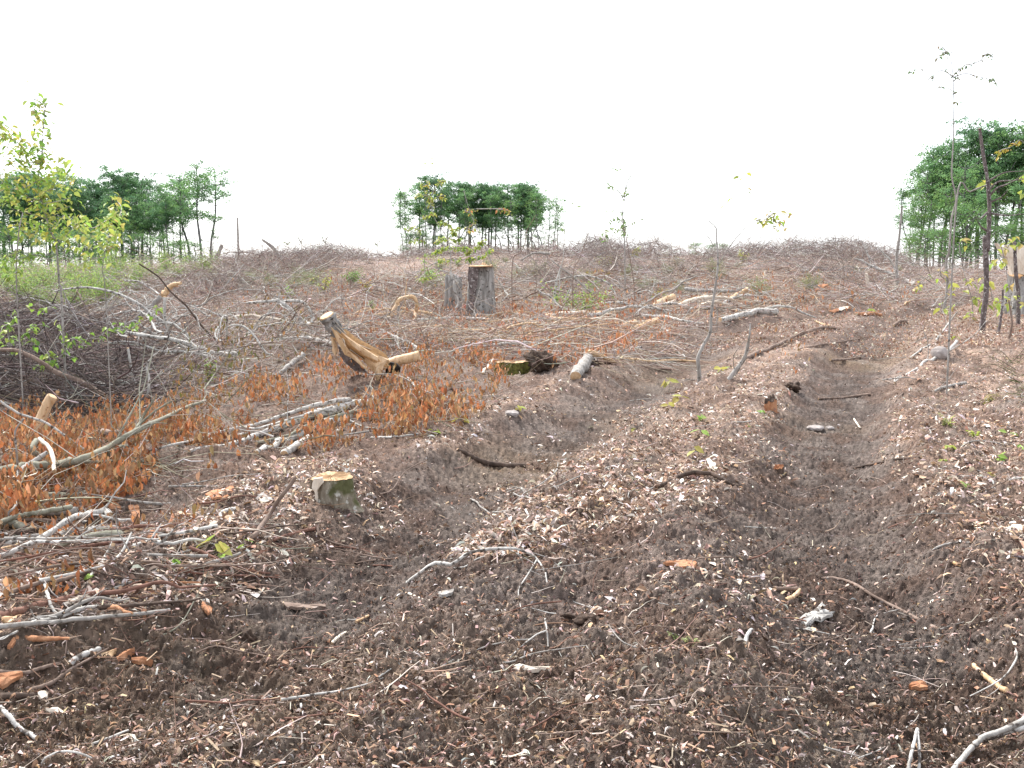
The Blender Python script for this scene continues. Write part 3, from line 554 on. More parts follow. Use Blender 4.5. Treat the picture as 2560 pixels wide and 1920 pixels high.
G|0,100,.3 60,200,.2 100,250,.1|12|18|birch|branch|short white branch right of the tall stump|branch|3
H|0,1065 200,985,.03 330,925,.04 450,870,.04 620,820,.03 750,832,.02|34|26|brown|fallen_pole|long brown pole on the bank between the two ruts|pole|1
H|565,768,.03 620,790,.03 680,805,.02|16|20|peel|stick|short bright stick at the top of the long brown pole|stick|0
H|1190,1250 1330,1165,.02 1500,1065,.03 1600,1010,.05 1680,930,.12|18|26|birch|branch|long white branch lying past the pale boulder|branch|2
H|1310,1060 1390,1000 1470,955|14|16|birch|stick|short white stick left of the pale boulder|stick|0
H|1515,925,.05 1600,805,.1 1690,690,.2|16|10|birch|branch|thin white branch rising behind the pale boulder|branch|1
H|1190,1255 1195,1225,.02 1240,1195,.02|14|8|birch|twig|tiny forked tip at the lower end of the long white branch|twig|1
H|590,1380 690,1375 780,1372 900,1355 1000,1345|14|20|brown|stick|level brown stick in the right rut|stick|0
H|430,990 620,950 800,925 1000,885|14|8|brown|stick|thin brown stick crossing the upper right rut|stick|1
H|680,1075 800,1070 920,1050|22|14|brown|stick|short dull stick in the middle of the right rut|stick|0
H|1050,1215 1120,1240 1190,1265|10|8|brown|twig|brown twig at the lip of the right rut|twig|0
H|1480,1330 1580,1290 1750,1255|16|26|grey|branch|pale grey branch half buried below the small conifer|branch|1
H|1180,1420 1250,1340 1340,1280|14|10|brown|stick|brown stick on the right bank below the long white branch|stick|1
H|1180,805 1230,770 1280,765|24|24|brown|stick|short stub at the top bank of the right rut|stick|0
H|880,715 980,712 1080,720|28|24|plank|bark_strip|rusty bark strip lying above the right rut|bark|0
H|1360,480,.05 1250,430,.1 1150,390,.25 1000,330,.4 930,290,.45 860,270,.5|38|10|birch|fallen_branch|fallen white tree top at the upper right|branch|8
H|1230,420,.12 1200,370,.2 1150,280,.45 1100,230,.6 1055,180,.75|16|12|birch|branch|white limb reaching up from the fallen tree top|branch|3
H|1000,310,.35 980,250,.6 930,130,.95|14|10|birch|branch|upright white limb of the fallen tree top|branch|2
H|1010,345,.3 900,350,.35 800,335,.35 700,400,.2|12|8|grey|branch|grey limb spreading left from the fallen tree top|branch|5
H|0,630 120,630,.04 280,620,.05 430,680,.02|12|16|brown|branch|grey branch beside the orange leaf clump|branch|2
H|1270,640 1340,590,.04|14|12|peel|stick|bright little stick near the head of the right rut|stick|0
H|850,560 920,565 990,560|24|22|birch|stick|white mossy stick near the top of the slope|stick|0
M|800,560 950,520 1100,490,.02 1200,470,.02 1400,450|14|26|dark|branch|dark soiled branch on the right bank|branch|2
M|600,560 630,590|14|10|dark|twig|tiny dark twig in the right rut|twig|0
M|490,720 630,680,.02 710,720|8|12|brown|stick|small angled stick in the right rut|stick|0
M|1000,610 1100,640 1180,730|8|10|brown|twig|thin curved twig below the dark soiled branch|twig|0
M|1450,1210 1560,1150,.02 1680,1125,.02 1790,1125|18|12|grey|stick|pale grey stick on the right bank|stick|0
M|1140,1010 1250,970 1400,930|10|12|red|stick|reddish thin stick on the right bank|stick|0
M|1610,1270 1660,1290 1710,1305|30|26|peel|wood_chunk|small bright wood chunk on the right bank|wood chunk|0
M|1700,390 1780,330,.02 1900,325,.02 2080,355|10|16|grey|stick|curved grey stick beside the yellow fern|stick|0
M|870,150 910,210 925,220|14|8|white|twig|tiny white twig at the top of the right rut|twig|0
M|0,1000 150,1010 270,1015|10|8|birch|twig|thin white twig between the ruts at mid height|twig|0
M|640,1440 720,1480|0|0|brown|twig|x|twig|0
N|560,168,.02 700,160,.02 830,185,.03 940,250,.03 1040,310,.03 1160,370,.03 1280,430,.02 1400,495 1540,560|26|30|brown|long_stick|long tan stick crossing the right rut in the foreground|stick|0
N|250,240,.03 340,240,.04 420,245,.04|36|32|brown|elbow_stick|upper half of the broken elbow stick in the right rut|stick|0
N|440,250,.04 400,300,.03 335,330,.02|34|40|peel|elbow_stick|lower peeled half of the broken elbow stick in the right rut|stick|0
N|1810,845 1900,930 1990,1000 2080,1055|40|50|peel|log|short straw-coloured log near the right edge of the foreground|log|0
N|1640,1690,.04 1780,1520,.06 1850,1450,.07 1920,1400,.08 2050,1360,.08 2230,1270,.08|48|48|birch|birch_branch|thick pale branch in the bottom right corner|branch|0
N|1930,1425,.05 2000,1400,.06 2080,1370,.06 2230,1340,.06|48|46|birch|birch_branch|side limb of the pale branch in the bottom right corner|branch|0
N|1300,1680,.02 1320,1560,.06 1340,1470,.08 1370,1350,.1|30|26|birch|forked_stick|left prong of the pale forked stick at the bottom right|stick|0
N|1380,1680,.02 1385,1560,.05 1378,1440,.08 1370,1350,.1|26|26|birch|forked_stick|right prong of the pale forked stick at the bottom right|stick|0
N|380,810 560,690 800,600 900,520 1020,450 1180,430|12|12|brown|long_twig|long curved twig below the long tan stick|twig|1
N|1180,700 1400,640 1560,560 1740,505|10|10|grey|twig|upper of two thin twigs right of centre in the right foreground|twig|0
N|1050,700 1300,712 1550,690|9|9|grey|twig|lower level twig in the right foreground|twig|0
N|1410,1000 1440,900 1540,740|12|10|brown|twig|steep thin twig above the brown leaf at right|twig|0
N|1110,1010 1200,990 1280,1050 1620,1070|14|10|dark|root|dark wavy root beside the brown leaf at right|root|1
N|880,1590 1100,1500 1230,1400,.02 1290,1330,.04|10|10|birch|twig|pale thin twig left of the forked stick|twig|0
N|830,1659 850,1560,.02 910,1480|10|8|birch|twig|short hooked twig at the bottom right|twig|0
N|60,565,.04 20,620,.03 10,720,.01|30|38|birch|branch_stub|flaking pale branch stub between the ruts|branch|0
N|550,1060 680,1040|0|0|brown|twig|x|twig|0
N|700,1500 850,1490 960,1440|16|12|red|root|dark red root left of the forked stick|root|1
L|1270,370 1360,330,.03 1450,285,.05 1570,255,.06 1690,265,.06|30|38|dark|fallen_branch|left half of the dark arched branch between the ruts|branch|1
L|1700,265,.06 1780,310,.05 1850,345,.03 1920,365|38|18|dark|fallen_branch|right half of the dark arched branch between the ruts|branch|0
K|1190,975,.02 1300,890,.06 1420,815,.08 1540,825,.08 1650,750,.09 1760,715,.1 1930,700,.1 2050,700,.08 2130,730,.07 L,310,920,.05 L,390,1050,.03 L,400,1120,.03 L,480,1200,.02 L,620,1280,.01 L,760,1325|34|8|birch|forked_branch|long whitish forked branch arching across the centre foreground|branch|2
L|325,940,.05 240,1080,.04 180,1180,.03 190,1300,.01 230,1390|13|9|birch|forked_branch_tip|drooping fork below the long whitish branch|branch|0
K|1500,850 1640,845,.02 1750,780,.03 1930,725,.03 L,100,865,.04 L,300,975,.03|12|9|birch|thin_branch|thin pale branch running under the long whitish branch|branch|0
L|210,870,.04 330,905,.04 420,940,.03 560,1045|12|8|grey|thin_branch|thin grey end twig right of the long whitish branch|branch|0
L|1180,965,.03 1080,975,.02 1000,1050|8|6|brown|twig|short twig left of the reddish bark slab|twig|0
L|1310,1090 1400,1080 1600,1115 1800,1130 1900,1120 2040,1050|12|8|brown|long_twig|long wavy twig below the reddish bark slab|twig|1
L|1050,460,.02 1050,415,.02 1100,392,.02 1200,390,.02 1280,350,.02|10|10|birch|twig|pale hooked twig at the left end of the dark arched branch|twig|0
L|490,180,.05 470,250,.05 350,350,.04 230,420,.03 130,510|8|11|grey|thin_branch|thin grey branch on the left slope of the bank|branch|2
L|480,370,.03 650,290,.03 780,250,.03 900,210|12|10|grey|thin_branch|thin grey branch lying along the bank|branch|2
L|0,445,.02 180,380,.03 240,410,.02|9|9|grey|twig|thin bowed twig in the left rut|twig|0
L|950,480 1080,550,.02 1150,665|10|9|grey|twig|thin bowed twig on the middle of the bank|twig|0
L|1255,635 1290,690 1350,765|20|14|white|stick|small white bent stick on the middle of the bank|stick|0
L|440,700 490,620,.02 545,560|9|7|grey|twig|thin upright twig on the left of the bank|twig|0
L|1600,590 1720,530 1830,475|9|10|dark|twig|dark thin twig below the dark arched branch|twig|0
O|430,905 620,800,.02 760,740,.02 900,690,.02 1100,650,.02 1230,642|11|13|grey|long_twig|long grey twig rising right in the bottom centre|twig|0
O|1030,815 1140,705,.02 1260,610,.04 1350,572,.05|10|14|birch|forked_twig|pale twig meeting the little cross in the bottom centre|twig|0
O|1335,480,.06 1350,570,.04 1360,700|14|13|birch|forked_twig|upright pale twig of the little cross in the bottom centre|twig|0
O|260,280 370,330 490,380|20|22|white|peeled_stick|short white peeled stick in the centre foreground|stick|0
O|0,955 60,900,.02 90,745,.04|16|12|birch|twig|left of two pale twigs joined in the lower centre-left|twig|0
O|10,950 110,880,.02 220,780,.02|12|10|birch|twig|right of two pale twigs joined in the lower centre-left|twig|0
O|490,1000 600,1190 700,1340 820,1500|7|9|brown|long_twig|long brown twig slanting down right at the bottom centre|twig|0
O|820,560 950,470 1120,370|10|10|brown|twig|brown twig left of the little pale cross|twig|0
O|950,1280,.02 985,1400,.01 1000,1530|14|10|birch|twig|small white-tipped twig at the bottom centre|twig|0
O|1020,1610 1080,1575,.02 1140,1580|16|16|dark|root|short dark root at the bottom centre|root|0
O|0,1210 90,1170 170,1150|18|16|plank|bark_strip|narrow rusty bark strip at lower centre-left|bark|0
K|90,650 260,590,.02 480,535,.03|24|30|red|stick|red-brown stick pointing at the big twig bundle right of the seedling|stick|0
K|490,510,.06 500,590,.04 600,650,.03 800,700,.02 960,760|22|10|brown|branch|crooked brown branch right of the seedling|branch|2
K|0,625,.03 300,690,.03 500,680,.02 800,700,.02 1000,760|14|8|red|branch|slim red branch at the right of the twig bundle|branch|3
K|0,655,.05 200,700,.04 450,690,.02|12|8|green|branch|slim green branch in the twig bundle|branch|2
K|0,925 200,930 300,935 410,942|18|16|dark|stick|dark level stick at the lower side of the twig bundle|stick|0
K|640,1585 730,1510 830,1490|14|14|birch|stick|pale bent stick on the lower left soil|stick|0
K|600,1445 650,1400 710,1360|32|22|white|wood_chunk|pale wood splinter on the lower left soil|wood chunk|0
K|920,835 1000,832 1080,838|16|12|red|stick|short reddish stick left of the long whitish branch|stick|0
K|780,815 950,790 1120,775|14|12|brown|stick|short brown stick left of the long whitish branch|stick|0
K|220,1520 380,1480 550,1485 700,1470|10|12|red|root|thin reddish root on the lower left soil|root|0
K|790,1280 860,1245 950,1200|26|18|peel|wood_chunk|tan wood splinter left of the white peeled stick|wood chunk|0
K|910,110,.2 950,230,.12 1030,320|10|12|brown|stick|thin brown stick right of the foreground mossy stump|stick|1
K|1350,0,.2 1180,90,.12 1080,230,.03 980,270|10|10|brown|stick|thin crossing stick right of the foreground mossy stump|stick|1
K|610,30,.25 770,100,.15 900,210,.05|9|9|grey|stick|thin grey stick leaning on the foreground mossy stump|stick|0
K|1680,430 1850,415,.02 2080,390|12|7|birch|twig|thin white twig in the left rut|twig|0
K|1850,300 1990,230,.03 2060,215,.03 2120,260,.02 2030,350|8|10|grey|twig|thin looping twig in the left rut|twig|1
'''
for ln in TB.strip().split('\n'):
    c,s,w0,w1,mat,nm,lb,ct,tw=ln.split('|')
    if lb=='x': continue
    branch(c,s,float(w0),float(w1),mat,nm,lb,ct,int(tw))

def strew(n,poly,name,label,cat,group,mats,L0,L1,w,ang=(.15,.5),tw=(0,3),h=(.02,.2),curve=.12):
    X,Y=sampoly(n,poly)
    for x,y in zip(X,Y):
        th=R.normal(*ang)+(math.pi if R.random()<.5 else 0); L=R.uniform(L0,L1); d=np.array([math.cos(th),math.sin(th),R.normal(0,.06)]); P=[np.array([x,y,0.])]; hh=R.uniform(*h)
        for k in range(7): d=d+R.normal(0,curve,3)*[1,1,.3]; d/=np.linalg.norm(d); P.append(P[-1]+d*L/7)
        C=seg(P,3); r=w*R.uniform(.5,1.3); r=max(r,y*.00035); rr=np.linspace(r,r*.35,len(C)); g=ground(C[:,0],C[:,1]); C[:,2]=np.maximum(C[:,2]+g.max()+hh*.3,g+rr*.6+hh*np.sin(np.linspace(.1,2.6,len(C)))); m=MB(); m.tube(C,rr,7)
        for q in range(R.integers(tw[0],tw[1]+1)):
            i=R.integers(4,len(C)-1); e=C[i]-C[i-2]; e/=np.linalg.norm(e); e=e+R.normal(0,.5,3)+[0,0,.15]; e/=np.linalg.norm(e); l=L*R.uniform(.15,.4); Q=[C[i]]
            for k in range(4): e=e+R.normal(0,.2,3); e/=np.linalg.norm(e); Q.append(Q[-1]+e*l/4)
            Q=np.array(Q); Q[:,2]=np.maximum(Q[:,2],ground(Q[:,0],Q[:,1])+.005); m.tube(seg(Q,2),np.linspace(rr[i]*.6,rr[i]*.2,9),5,cap=None)
        tag(m.build(name,[mats[R.integers(len(mats))],'cut'],origin=C[0]),label,cat,group)
strew(36,[(620,690),(1150,680),(1330,700),(1400,735),(1200,760),(900,745),(640,730)],'peeled_pole','thin pale peeled pole strewn among others between the split log and the fat peeled logs','pole','thin peeled poles strewn left of the fat peeled logs',['peel','cut','white'],.6,2.2,.028,(.1,.25),(0,1),(.08,.25),.06)
strew(30,[(1000,690),(1500,655),(1650,670),(1500,730),(1150,730)],'peeled_pole','pale peeled pole lying among the fat peeled logs','pole','peeled poles in the log pile',['peel','white','birch'],.6,1.9,.045,(.2,.2),(0,1),(.08,.3),.04)
strew(115,[(60,640),(500,610),(700,680),(700,760),(480,830),(330,800),(100,700)],'slash_branch','pale slash branch tangled in the grey slash left of the split log','branch','pale branches tangled in the left slash',['birch','grey','birch','brown'],.6,2.0,.017,(-.35,.4),(2,6),(.2,.6),.2)
strew(85,[(880,620),(1700,610),(1900,650),(1500,660),(1100,680),(850,680)],'slash_branch','pale branch lying in the brush beyond the log pile','branch','pale branches in the brush beyond the log pile',['birch','grey','brown'],.8,2.4,.016,(.1,.7),(2,5),(.1,.45),.16)
strew(48,[(480,560),(900,560),(1900,565),(2000,600),(450,620)],'slash_branch','far pale branch on the upper slope','branch','far pale branches on the upper slope',['birch','grey','brown'],1.,3.,.03,(.1,.8),(1,4),(.1,.5),.14)
strew(46,[(0,1060),(420,1060),(620,1150),(640,1240),(300,1330),(0,1400)],'broken_stick','broken stick in the litter at lower left','stick','broken sticks in the lower left litter',['grey','red','brown','dark'],.15,.8,.010,(.25,.5),(0,3),(.01,.05),.2)
strew(22,[(700,880),(1100,760),(1450,780),(1500,700),(1950,650),(2100,640),(1900,900),(1500,1100),(900,1100)],'broken_stick','broken stick lying on the soil around the ruts','stick','broken sticks around the ruts',['grey','brown','birch'],.25,.8,.007,(.2,.6),(0,2),(.0,.03),.22)
strew(30,[(1900,700),(2300,650),(2300,1200),(2000,1100)],'broken_stick','broken stick on the right bank','stick','broken sticks on the right bank',['grey','brown','birch','dark'],.2,.7,.006,(.3,.6),(0,2),(.0,.04),.22)
strew(40,[(300,1350),(700,1200),(2000,1150),(2250,1350),(2250,1650),(100,1650)],'small_stick','small stick lying on the foreground soil','stick','small sticks on the foreground soil',['grey','brown','red','birch'],.12,.5,.0045,(.3,.7),(0,2),(.0,.02),.22)

strew(24,[(-40,1080),(240,1080),(300,1130),(260,1190),(0,1230)],'short_log','short grey log in the log pile at lower left','log','short logs of the lower left log pile',['grey','birch','green','brown'],.35,.8,.045,(.22,.18),(0,0),(.0,.08),.05)
strew(22,[(-40,1130),(350,1090),(520,1130),(420,1300),(0,1400)],'wood_chunk','pale chunk of split wood in the litter at lower left','wood chunk','pale split chunks at lower left',['white','peel','birch','plank'],.10,.3,.014,(.3,.5),(0,0),(.0,.03),.03)

strew(24,[(60,700),(300,700),(360,790),(340,870),(120,880)],'slash_branch','grey branch lying on the dark brush at the left','branch','grey branches on the dark brush at the left',['birch','grey','grey','brown'],.6,1.8,.012,(-.3,.45),(2,6),(.3,.6),.18)
strew(26,[(-60,1180),(250,1120),(420,1150),(400,1240),(200,1330),(-60,1380)],'fallen_pole','thin pole fallen across the lower left litter','pole','thin poles across the lower left litter',['grey','brown','birch','red'],.4,.95,.012,(.28,.25),(0,3),(.03,.09),.1)
# ---------------------------------------------------------------- stumps
def mpx(c,Y,px): return px*(KS if c!='V' else 1.157)*Y/FPX
def stump(c,u,v,wpx,hpx,name,label,cat,mat='stump',lean=(0,0),flare=.35,rag=.12,Y=None,seed=1,cutmat='cut',topw=None,cutname='cut_face'):
    px,py=S(c,u,v); B=hit(px,py) if Y is None else onplane(px,py,Y); Y=B[1]; B=np.array([B[0],B[1],ground(B[0],B[1])])
    r0=mpx(c,Y,wpx)/2; H=mpx(c,Y,hpx); rt=(mpx(c,Y,topw)/2 if topw else r0)
    rg=np.random.default_rng(seed); n=96; K=26; a=np.linspace(0,2*math.pi,n,endpoint=False); lob=sum(rg.uniform(.04,.1)*np.cos(k*a+rg.uniform(0,6)) for k in (2,3,5,7))
    cr=.05*vn(a*9+seed,a*0+seed,seed)+.03*vn(a*22,a*0,seed+1); top=H*(1+rag*(.6*np.cos(a+rg.uniform(0,6))+.5*vn(a*3.5,a*0+seed,seed+5)+.25*vn(a*14,a*0,seed+6)))
    V=[]
    for i in range(K):
        t=i/(K-1); rr=(r0*(1-t)+rt*t)*(1+lob*(1-.3*t)+cr+flare*(1-t)**3*(1+3*lob)*.8+.05*vn(a*14,t*6+a*0,seed+2)+.03*vn(a*30,t*16+a*0,seed+3))
        z=-.12+(top+.12)*t; V.append(np.stack([rr*np.cos(a)+lean[0]*t,rr*np.sin(a)+lean[1]*t,z],1))
    V=np.array(V); rim=V[-1].copy(); i=np.arange(K-1)[:,None]*n;j=np.arange(n)[None,:];k=(j+1)%n
    root=empty(name,B); tag(root,label,cat)
    mk('bark',meshdata('bark',V.reshape(-1,3),[np.stack([i+j,i+k,i+n+k,i+n+j],-1).reshape(-1,4)],[mat]),root)
    # cut face: concentric rings with sawn steps and a torn ridge
    C=[];cen=rim.mean(0)
    for q,s_ in enumerate((1.0,.86,.6,.3,.02)):
        p=cen+(rim-cen)*s_; p[:,2]+= .004+ (rg.normal(0,.004,n) if q else 0)+ (np.abs(p[:,0]-cen[0]-.2*r0)<.12*r0)*(.05*H if q in(1,2) else 0); C.append(p)
    C=np.array(C); i=np.arange(4)[:,None]*n
    mk(cutname,meshdata(cutname,C.reshape(-1,3),[np.stack([i+j,i+k,i+n+k,i+n+j],-1).reshape(-1,4)],[cutmat],smooth=False),root)
    return root,B,r0,H
def outline(name,pts,Y,thick,mat,parent=None,c='F',bend=.0,O=None,rz=0,label=None,cat=None,lay=False):
    """thick solid piece whose face follows the outline; stands upright at distance Y"""
    P=np.array([onplane(*S(c,*p),Y) for p in pts]); cen=P.mean(0); n=len(P)
    front=P.copy(); back=P.copy(); back[:,1]+=thick; w=np.ptp(P[:,0])+1e-6
    for Q in (front,back): Q[:,1]+=bend*((Q[:,0]-cen[0])/w)**2*w+R.normal(0,thick*.08,n)
    mid=front.mean(0)-[0,thick*.3,0]; V=np.concatenate([front,back,[mid],[back.mean(0)]])
    j=np.arange(n);k=(j+1)%n
    F3=np.concatenate([np.stack([j,k,np.full(n,2*n)],1),np.stack([n+k,n+j,np.full(n,2*n+1)],1)]); F4=np.stack([k,j,n+j,n+k],1)
    org=np.zeros(3) if parent is None else np.array(parent.location)
    if parent is None: org=cen
    me=meshdata(name,V-org,[F4,F3],[mat],smooth=False); o=mk(name,me,parent,(0,0,0) if parent else org)
    return tag(o,label,cat)
# foreground mossy stump
st,B,r,H=stump('K',600,250,365,118,'tree_stump','low mossy stump with torn pale top, nearest to the camera','stump',seed=4,flare=.32,rag=.14,topw=330)
y=B[1]-r*1.12
pass;outline('bare_wood_patch',[(455,150),(520,140),(530,180),(500,215),(480,250),(490,300),(485,345),(455,345),(465,300),(465,260),(440,220),(445,180)],y-.02,.03,'white',st,'K')
pass
# tall stump and companions
ts,B,r,H=stump('B',1780,1295,205,395,'tall_stump','tall grey fissured stump with a flat sawn top beyond the split log','stump','tallstump',seed=5,flare=.22,rag=.02,topw=170)
outline('bark_flap',[(1680,905),(1760,905),(1755,1000),(1735,1120),(1715,1290),(1670,1290),(1690,1100),(1672,1000)],B[1]-r*1.08,.05,'snag',ts,'B')
outline('sawn_lip',[(1672,905),(1700,896),(1780,893),(1870,898),(1872,908),(1800,909),(1700,914)],B[1]-r*1.02,r*1.2,'cut',ts,'B')
stump('B',1565,1230,130,268,'old_stump','grey weathered old stump standing just left of the tall stump','stump','tallstump',seed=6,flare=.3,rag=.2,Y=B[1]+1.0,cutmat='grey')
ms,B,r,H=stump('F',2045,740,270,95,'mossy_stump','bright green mossy stump with an orange sawn top beside the left rut','stump','moss',seed=8,flare=.15,rag=.10)
o=mk('root_clod',None,None); bpy.data.objects.remove(o)
def blob(name,c,u,v,wpx,hpx,mat,label,cat,seed=1,rough=.3,h=0,dpt=1.0,parent=None,sub=4):
    import bmesh
    p=hit(*S(c,u,v),h); Y=p[1]; w_=mpx(c,Y,wpx)/2; h_=mpx(c,Y,hpx)/2
    bm=bmesh.new(); bmesh.ops.create_icosphere(bm,subdivisions=sub,radius=1); me=bpy.data.meshes.new(name)
    bm.to_mesh(me); bm.free(); n=len(me.vertices); co=np.empty(n*3,np.float32); me.vertices.foreach_get('co',co); co=co.reshape(-1,3)
    d=1+rough*(vn(co[:,0]*1.6+seed*7,co[:,1]*1.6+co[:,2]*1.3,seed)+.5*vn(co[:,0]*4+co[:,2]*3,co[:,1]*4+seed,seed)+.25*vn(co[:,0]*10+co[:,2]*8,co[:,1]*10,seed))
    co=co*d[:,None]*np.array([w_,w_*dpt,h_*1.15]); me.vertices.foreach_set('co',co.astype(np.float32).ravel()); me.materials.append(M[mat])
    me.polygons.foreach_set('use_smooth',np.ones(len(me.polygons),bool)); me.update()
    o=mk(name,me,parent,(p[0],p[1],ground(p[0],p[1])+h_*.55+h)); return tag(o,label,cat)
blob('root_clump','G',345,830,170,130,'soilclod','dark earthy root clump torn up beside the green mossy stump','root clump',3,.9)
blob('boulder','H',1545,1055,125,105,'stone','smooth pale round boulder on the right bank','boulder',4,.12)
blob('flat_rock','M',560,235,150,45,'stone','larger of two flat pinkish rocks in the right rut','rock',5,.2)
blob('flat_rock','M',680,232,70,34,'stone','smaller flat pinkish rock beside the larger one in the right rut','rock',6,.2)
blob('rock','G',140,1200,80,50,'stone','small grey rock left of the left rut','rock',7,.2)
blob('rock','F',2020,1065,110,45,'stone','pale grey rock under the yellow-green seedling by the orange leaves','rock',9,.2)
blob('soil_clod','I',1960,1440,110,110,'soilclod','dark upright clod on the lower left soil','clod',10,.5)
blob('mossy_root','O',1600,520,240,90,'soilclod','dark fibrous root mat in the centre foreground','root clump',11,.6,dpt=.6)
blob('root_clump','H',380,1320,110,80,'soilclod','dark root lump above the small broken stump','root clump',12,.6)
blob('leaf_clump','H',640,550,110,80,'plank','round orange clump of dead leaves at the top of the slope','leaf clump',13,.5)
s2,B,r,H=stump('H',205,1480,90,95,'small_stump','small broken orange stump on the bank between the ruts','stump','plank',seed=12,flare=.5,rag=.45,cutmat='dark')
pass
stump('M',270,590,80,60,'root_stub','dark brown rooty stub between the ruts','stump','dark',seed=13,flare=.5,rag=.4,cutmat='plank')
stump('E',482,1345,58,75,'small_stump','small sawn stump with an orange top at the edge of the dark brush','stump','grey',seed=14,flare=.1,rag=.03)
# orange-barked stub
def stub(c,pts,w0,w1,mat,name,label,cat,cut='cut',Y=None):
    P=np.array([onplane(*S(c,*p),Y) for p in pts]); C=seg(P,5); r=np.linspace(mpx(c,Y,w0)/2,mpx(c,Y,w1)/2,len(C))
    root=empty(name,C[0]); tag(root,label,cat); m=MB(); m.tube(C,r,16,cap=None,rough=.07); m.build('bark',[mat],C[0],root,(0,0,0))
    for e,nm in ((-1,'cut_face'),):
        T=C[e]-C[e-1]; T/=np.linalg.norm(T); k=MB(); k.tube(np.array([C[e]-T*r[e]*.25,C[e]+T*r[e]*.06]),[r[e]*1.0,r[e]*.96],18,rough=.04,cap=0); k.build(nm,[cut],C[0],root,(0,0,0))
    return root,C,r
Yb=hit(*S('E',240,1440))[1]
stub('E',[(235,1440),(275,1330),(325,1220),(375,1110),(415,1045)],92,78,'peel','leaning_stub','orange-barked stub with a sawn top leaning right at the left edge','stump',Y=Yb)
# split log
Yb=hit(*S('F',950,800))[1]
root=empty('split_log',onplane(*S('F',950,780),Yb)); tag(root,'big pale split trunk with a sawn end rearing up in the orange leaves','log')
O=np.array(root.location)
rr=None
def lp(pts,Ys): return np.array([onplane(*S('F',*p),y) for p,y in zip(pts,Ys)])
C=seg(lp([(590,340),(650,420),(745,500),(850,565),(950,625),(1000,690)],Yb+np.array([-.12,-.1,-.05,-.02,0,.05])),6)
rr=np.interp(np.linspace(0,1,len(C)),[0,.25,.6,.85,1],[64,74,84,92,80])*KS*Yb/FPX
def streaked(C,rr,name,parent,base,seed=1,sides=44,cov=.16):
    rg=np.random.default_rng(seed); T,U,W=frames(C); a=np.linspace(0,2*math.pi,sides,endpoint=False); n=len(C)
    pr=1+cov*np.convolve(np.tile(rg.normal(0,1,sides),3),[.3,.6,.3],'same')[sides:2*sides]*.8+.05*np.cos(3*a)
    q=rr[:,None]*(pr[None]+.04*np.cumsum(rg.normal(0,.35,(n,sides)),0)/np.sqrt(n)+.015*rg.normal(0,1,(n,sides)))
    V=C[:,None]+q[...,None]*(np.cos(a)[None,:,None]*U[:,None]+.85*np.sin(a)[None,:,None]*W[:,None])
    st=np.clip(1+.28*rg.normal(0,1,sides)[None]+.12*np.cumsum(rg.normal(0,.4,(n,sides)),0)/np.sqrt(n),.35,1.5); tone=np.array(base)*st[...,None]; dk=(rg.random(sides)<.22); tone[:,dk]=tone[:,dk]*np.array([.55,.42,.32])
    i=np.arange(n-1)[:,None]*sides;j=np.arange(sides)[None];k=(j+1)%sides
    mk(name,meshdata(name,V.reshape(-1,3)-O,[np.stack([i+j,i+k,i+sides+k,i+sides+j],-1).reshape(-1,4)],['grain'],tone=tone.reshape(-1,3)),parent)
streaked(C,rr*.78,'split_wood',root,(.56,.34,.165),3,44,.22)
m=MB()
for k in range(22):
    i=R.integers(3,len(C)-1); s_=R.choice([-1,1]); p=C[i]+np.array([R.normal(0,.03),-.06,R.normal(0,.05)]); T=(C[min(i+1,len(C)-1)]-C[i-1]); T/=np.linalg.norm(T); q=p+s_*T*R.uniform(.1,.3)+R.normal(0,.04,3); m.tube(np.array([p-s_*T*.05,(p+q)/2,q]),[.014,.010,.001],5,cap=None,flat=.4)
m.build('splinters',['white'],O,root,(0,0,0))
C2=seg(lp([(560,285),(590,335),(630,390),(665,430)],Yb+np.array([-.16,-.13,-.11,-.09])),5); m=MB(); m.tube(C2,np.array([66,68,68,66,60,62,58,60,64,62,56,62,50,58,48,50])[:len(C2)]*KS*Yb/FPX*.98,16,cap=None,rough=.12); m.build('bark_sleeve',['tallstump'],O,root,(0,0,0))
T=C2[0]-C2[1];T/=np.linalg.norm(T); m=MB(); m.tube(np.array([C2[0]-T*.01,C2[0]+T*.012]),[58*KS*Yb/FPX,56*KS*Yb/FPX],20,cap=0,rough=.06); m.build('cut_face',['peel'],O,root,(0,0,0))
outline('broken_flange',[(850,560),(1000,610),(1040,630),(1010,680),(985,760),(955,820),(935,740),(890,690),(860,650)],Yb-.08,.12,'peel',root)
outline('torn_splinter',[(590,370),(640,420),(720,560),(780,600),(900,720),(860,700),(760,620),(700,590),(640,480)],Yb-.24,.06,'peel',root)
outline('split_sheet',[(700,440),(880,560),(960,610),(960,640),(850,590),(760,520)],Yb-.26,.05,'peel',root)
outline('side_splinter',[(585,450),(605,440),(640,520),(640,560),(625,600),(600,560),(605,520)],Yb-.1,.05,'peel',root)
outline('hollow',[(1030,680),(1060,650),(1110,660),(1140,690),(1130,740),(1050,750),(1020,735)],Yb+.04,.08,'hollow',root)  # solid near-black plate, its colour stands in for shade inside the hole
outline('dark_bark_sheet',[(650,520),(720,570),(800,620),(850,690),(880,740),(780,720),(700,650),(660,590)],Yb+.12,.06,'snag',root)
p,C,r=stub('F',[(1050,660),(1150,630),(1290,600)],75,88,'peel','short_log','short pale log with an ochre end lying right of the split log','log',Y=Yb+.35)
Yb=hit(*S('G',840,800))[1]
outline('split_plank',[(715,690),(760,680),(850,720),(930,760),(965,785),(880,775),(800,745),(740,730)],Yb,.10,'cut',None,'G',label='orange split plank across the end of the short purple-grey log',cat='plank')
